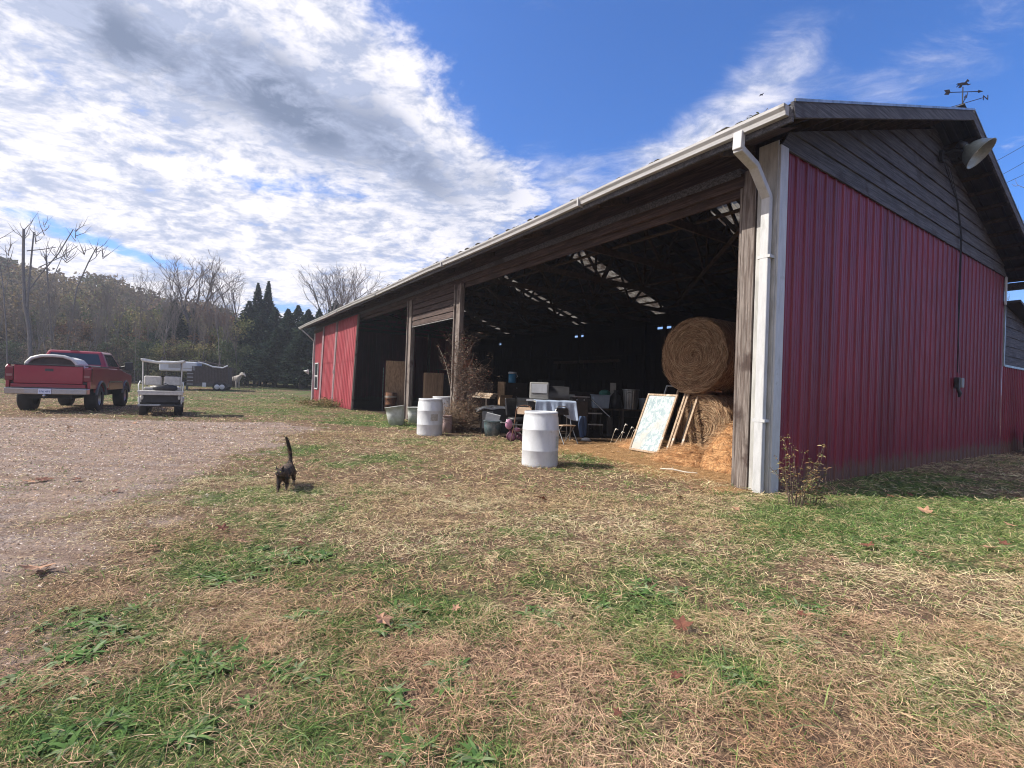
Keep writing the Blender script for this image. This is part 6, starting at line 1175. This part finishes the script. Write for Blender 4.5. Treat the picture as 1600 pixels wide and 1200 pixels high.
# broad-leaved ground weeds in clumps
cl_ = [(*gp(a, b)[:2], s) for a, b, s in ((680, 1090, .16), (310, 1065, .14), (330, 1035, .12), (455, 1060, .14), (700, 1045, .10), (960, 935, .22), (150, 965, .22), (190, 985, .18), (350, 905, .18), (420, 885, .22), (60, 1100, .14), (30, 1070, .12), (160, 1140, .10), (600, 985, .10), (640, 960, .12), (1290, 955, .16), (300, 1150, .06), (1190, 960, .14), (1150, 1060, .10), (640, 1180, .05), (740, 1195, .05), (850, 965, .12), (470, 965, .10), (90, 1170, .08), (1020, 930, .14), (1240, 1010, .08), (450, 870, .2), (500, 870, .2), (1560, 1010, .12), (130, 1020, .1))]
P_, D_, L_, W_, B_, C_ = [], [], [], [], [], []
for cx, cy, s_ in cl_:
    nr = 7
    for r_ in range(nr):
        rx, ry = cx + RNG.normal(0, s_ * .55), cy + RNG.normal(0, s_ * .45); m_ = int(RNG.integers(7, 14)); a = np.linspace(0, 6.283, m_, endpoint=False) + RNG.uniform(0, 1) + RNG.normal(0, .2, m_); z0 = hgt(rx, ry)
        P_.append(np.stack([np.full(m_, rx), np.full(m_, ry), np.full(m_, z0 + .012)], 1)); D_.append(np.stack([np.cos(a), np.sin(a), RNG.uniform(.15, .8, m_)], 1)); L_.append(RNG.uniform(.04, .10, m_)); W_.append(RNG.uniform(.013, .026, m_)); B_.append(np.stack([np.cos(a) * .2, np.sin(a) * .2, RNG.uniform(-.8, -.2, m_)], 1)); C_.append(pal(m_, [(.07, .14, .045), (.10, .18, .055), (.14, .22, .08), (.20, .26, .14)], jit=.15))
D_ = unit(np.concatenate(D_)); o = blades('ground_weeds', np.concatenate(P_), D_, np.stack([-D_[:, 1], D_[:, 0], np.zeros(len(D_))], 1), np.concatenate(L_), np.concatenate(W_), np.concatenate(B_), np.clip(np.concatenate(C_), .01, 1), M_leaf); tag(o, 'low broad-leaved weeds in dark green clumps', kind='stuff')
# long green blades in a few tufts
tf = [(*gp(a, b)[:2], n_, h_) for a, b, n_, h_ in ((1130, 1065, 60, .26), (1060, 1040, 60, .22), (1440, 1060, 30, .3), (1420, 1030, 24, .26), (1500, 960, 22, .26), (1210, 1090, 40, .2), (950, 780, 40, .3), (1030, 715, 80, .25), (1290, 800, 60, .24), (1380, 820, 60, .24), (1230, 800, 50, .2), (820, 720, 60, .14), (870, 722, 80, .2), (560, 800, 40, .15), (1180, 830, 50, .18), (1590, 950, 20, .3), (20, 1190, 20, .15), (1340, 800, 50, .2), (1480, 800, 60, .2), (760, 700, 90, .2), (800, 690, 90, .22), (740, 690, 60, .2), (690, 690, 60, .15))]
P_, D_, L_, W_, C_ = [], [], [], [], []
for cx, cy, n_, h_ in tf:
    x = cx + RNG.normal(0, .14 + cy * .012, n_); y = cy + RNG.normal(0, .12 + cy * .01, n_); a = RNG.uniform(0, 6.283, n_); P_.append(np.stack([x, y, height(x, y)], 1)); D_.append(np.stack([np.cos(a), np.sin(a), RNG.uniform(.4, 2, n_)], 1)); L_.append(h_ * RNG.uniform(.4, 1, n_)); W_.append(RNG.uniform(.003, .006, n_) * (1 + cy * .06)); C_.append(pal(n_, GRC + [(.22, .30, .10)], jit=.12))
D_ = unit(np.concatenate(D_)); n_ = len(D_); o = blades('tall_grass', np.concatenate(P_), D_, np.stack([-D_[:, 1], D_[:, 0], np.zeros(n_)], 1), np.concatenate(L_), np.concatenate(W_), np.stack([D_[:, 0] * .8, D_[:, 1] * .8, RNG.uniform(-.8, -.3, n_)], 1), np.clip(np.concatenate(C_), .01, 1), M_blade); tag(o, 'longer green grass blades standing in tufts', kind='stuff')
# straw strewn on the ground under the bales
n = 9000; u = RNG.uniform(-.9, 4.0, n); v = RNG.uniform(.3, 7.0, n); x = BX + u * CA - v * SA; y = BY + u * SA + v * CA; k = RNG.uniform(0, 1, n) < hay(x, y) + .02; x, y = x[k], y[k]; n = len(x)
o = blades('strewn_hay', np.stack([x, y, height(x, y) + RNG.uniform(0, .03, n)], 1), dirs(n, .12), dirs(n, .2), RNG.uniform(.08, .24, n), RNG.uniform(.004, .008, n), np.stack([rnd(n, -.3, .3), rnd(n, -.3, .3), rnd(n, -.3, .0)], 1), pal(n, [(.55, .33, .17), (.62, .42, .24), (.42, .24, .12)]), M_straw); tag(o, 'orange hay strewn on the ground in the barn mouth', kind='stuff')
# gravel and bark-like litter on the drive
Vp, Cp = [], []
for n, y0, y1, s0, s1 in ((26000, 1.3, 5, .004, .013), (34000, 5, 10, .007, .02), (34000, 10, 19, .012, .035)):
    x, y = scatter(n, y0, y1); k = RNG.uniform(0, 1, n) < gravel(x, y) * .9 + .015; x, y = x[k], y[k]; n = len(x); z = height(x, y); s = RNG.uniform(s0, s1, n); e = s * RNG.uniform(.8, 3.2, n); a = RNG.uniform(0, 6.283, n); h = s * RNG.uniform(.3, 1.0, n)
    ca_, sa_ = np.cos(a), np.sin(a); P4 = []
    for (i, j, kz) in ((-1, -1, -.3), (1, -1, -.3), (1, 1, -.3), (-1, 1, -.3), (-.1, .1, 1)):
        P4.append(np.stack([x + (i * e * ca_ - j * s * sa_) * RNG.uniform(.35, .65, n), y + (i * e * sa_ + j * s * ca_) * RNG.uniform(.35, .65, n), z + kz * h], 1))
    Vp.append(np.stack(P4, 1)); Cp.append(pal(n, [(.40, .31, .27), (.26, .19, .155), (.55, .47, .43), (.17, .115, .085), (.36, .25, .18), (.12, .08, .06), (.45, .32, .23)], jit=.15))
Vp = np.concatenate(Vp); Cp = np.concatenate(Cp); n = len(Vp); b = (np.arange(n) * 5)[:, None]; lp = np.concatenate([b, b + 1, b + 4, b + 1, b + 2, b + 4, b + 2, b + 3, b + 4, b + 3, b, b + 4], 1)
o = raw('gravel', Vp.reshape(-1, 3), lp, np.tile([3, 3, 3, 3], n), np.repeat(np.clip(Cp, .02, 1), 5, 0), M_straw); tag(o, 'gravel, bark crumbs and leaf litter on the drive', kind='stuff')
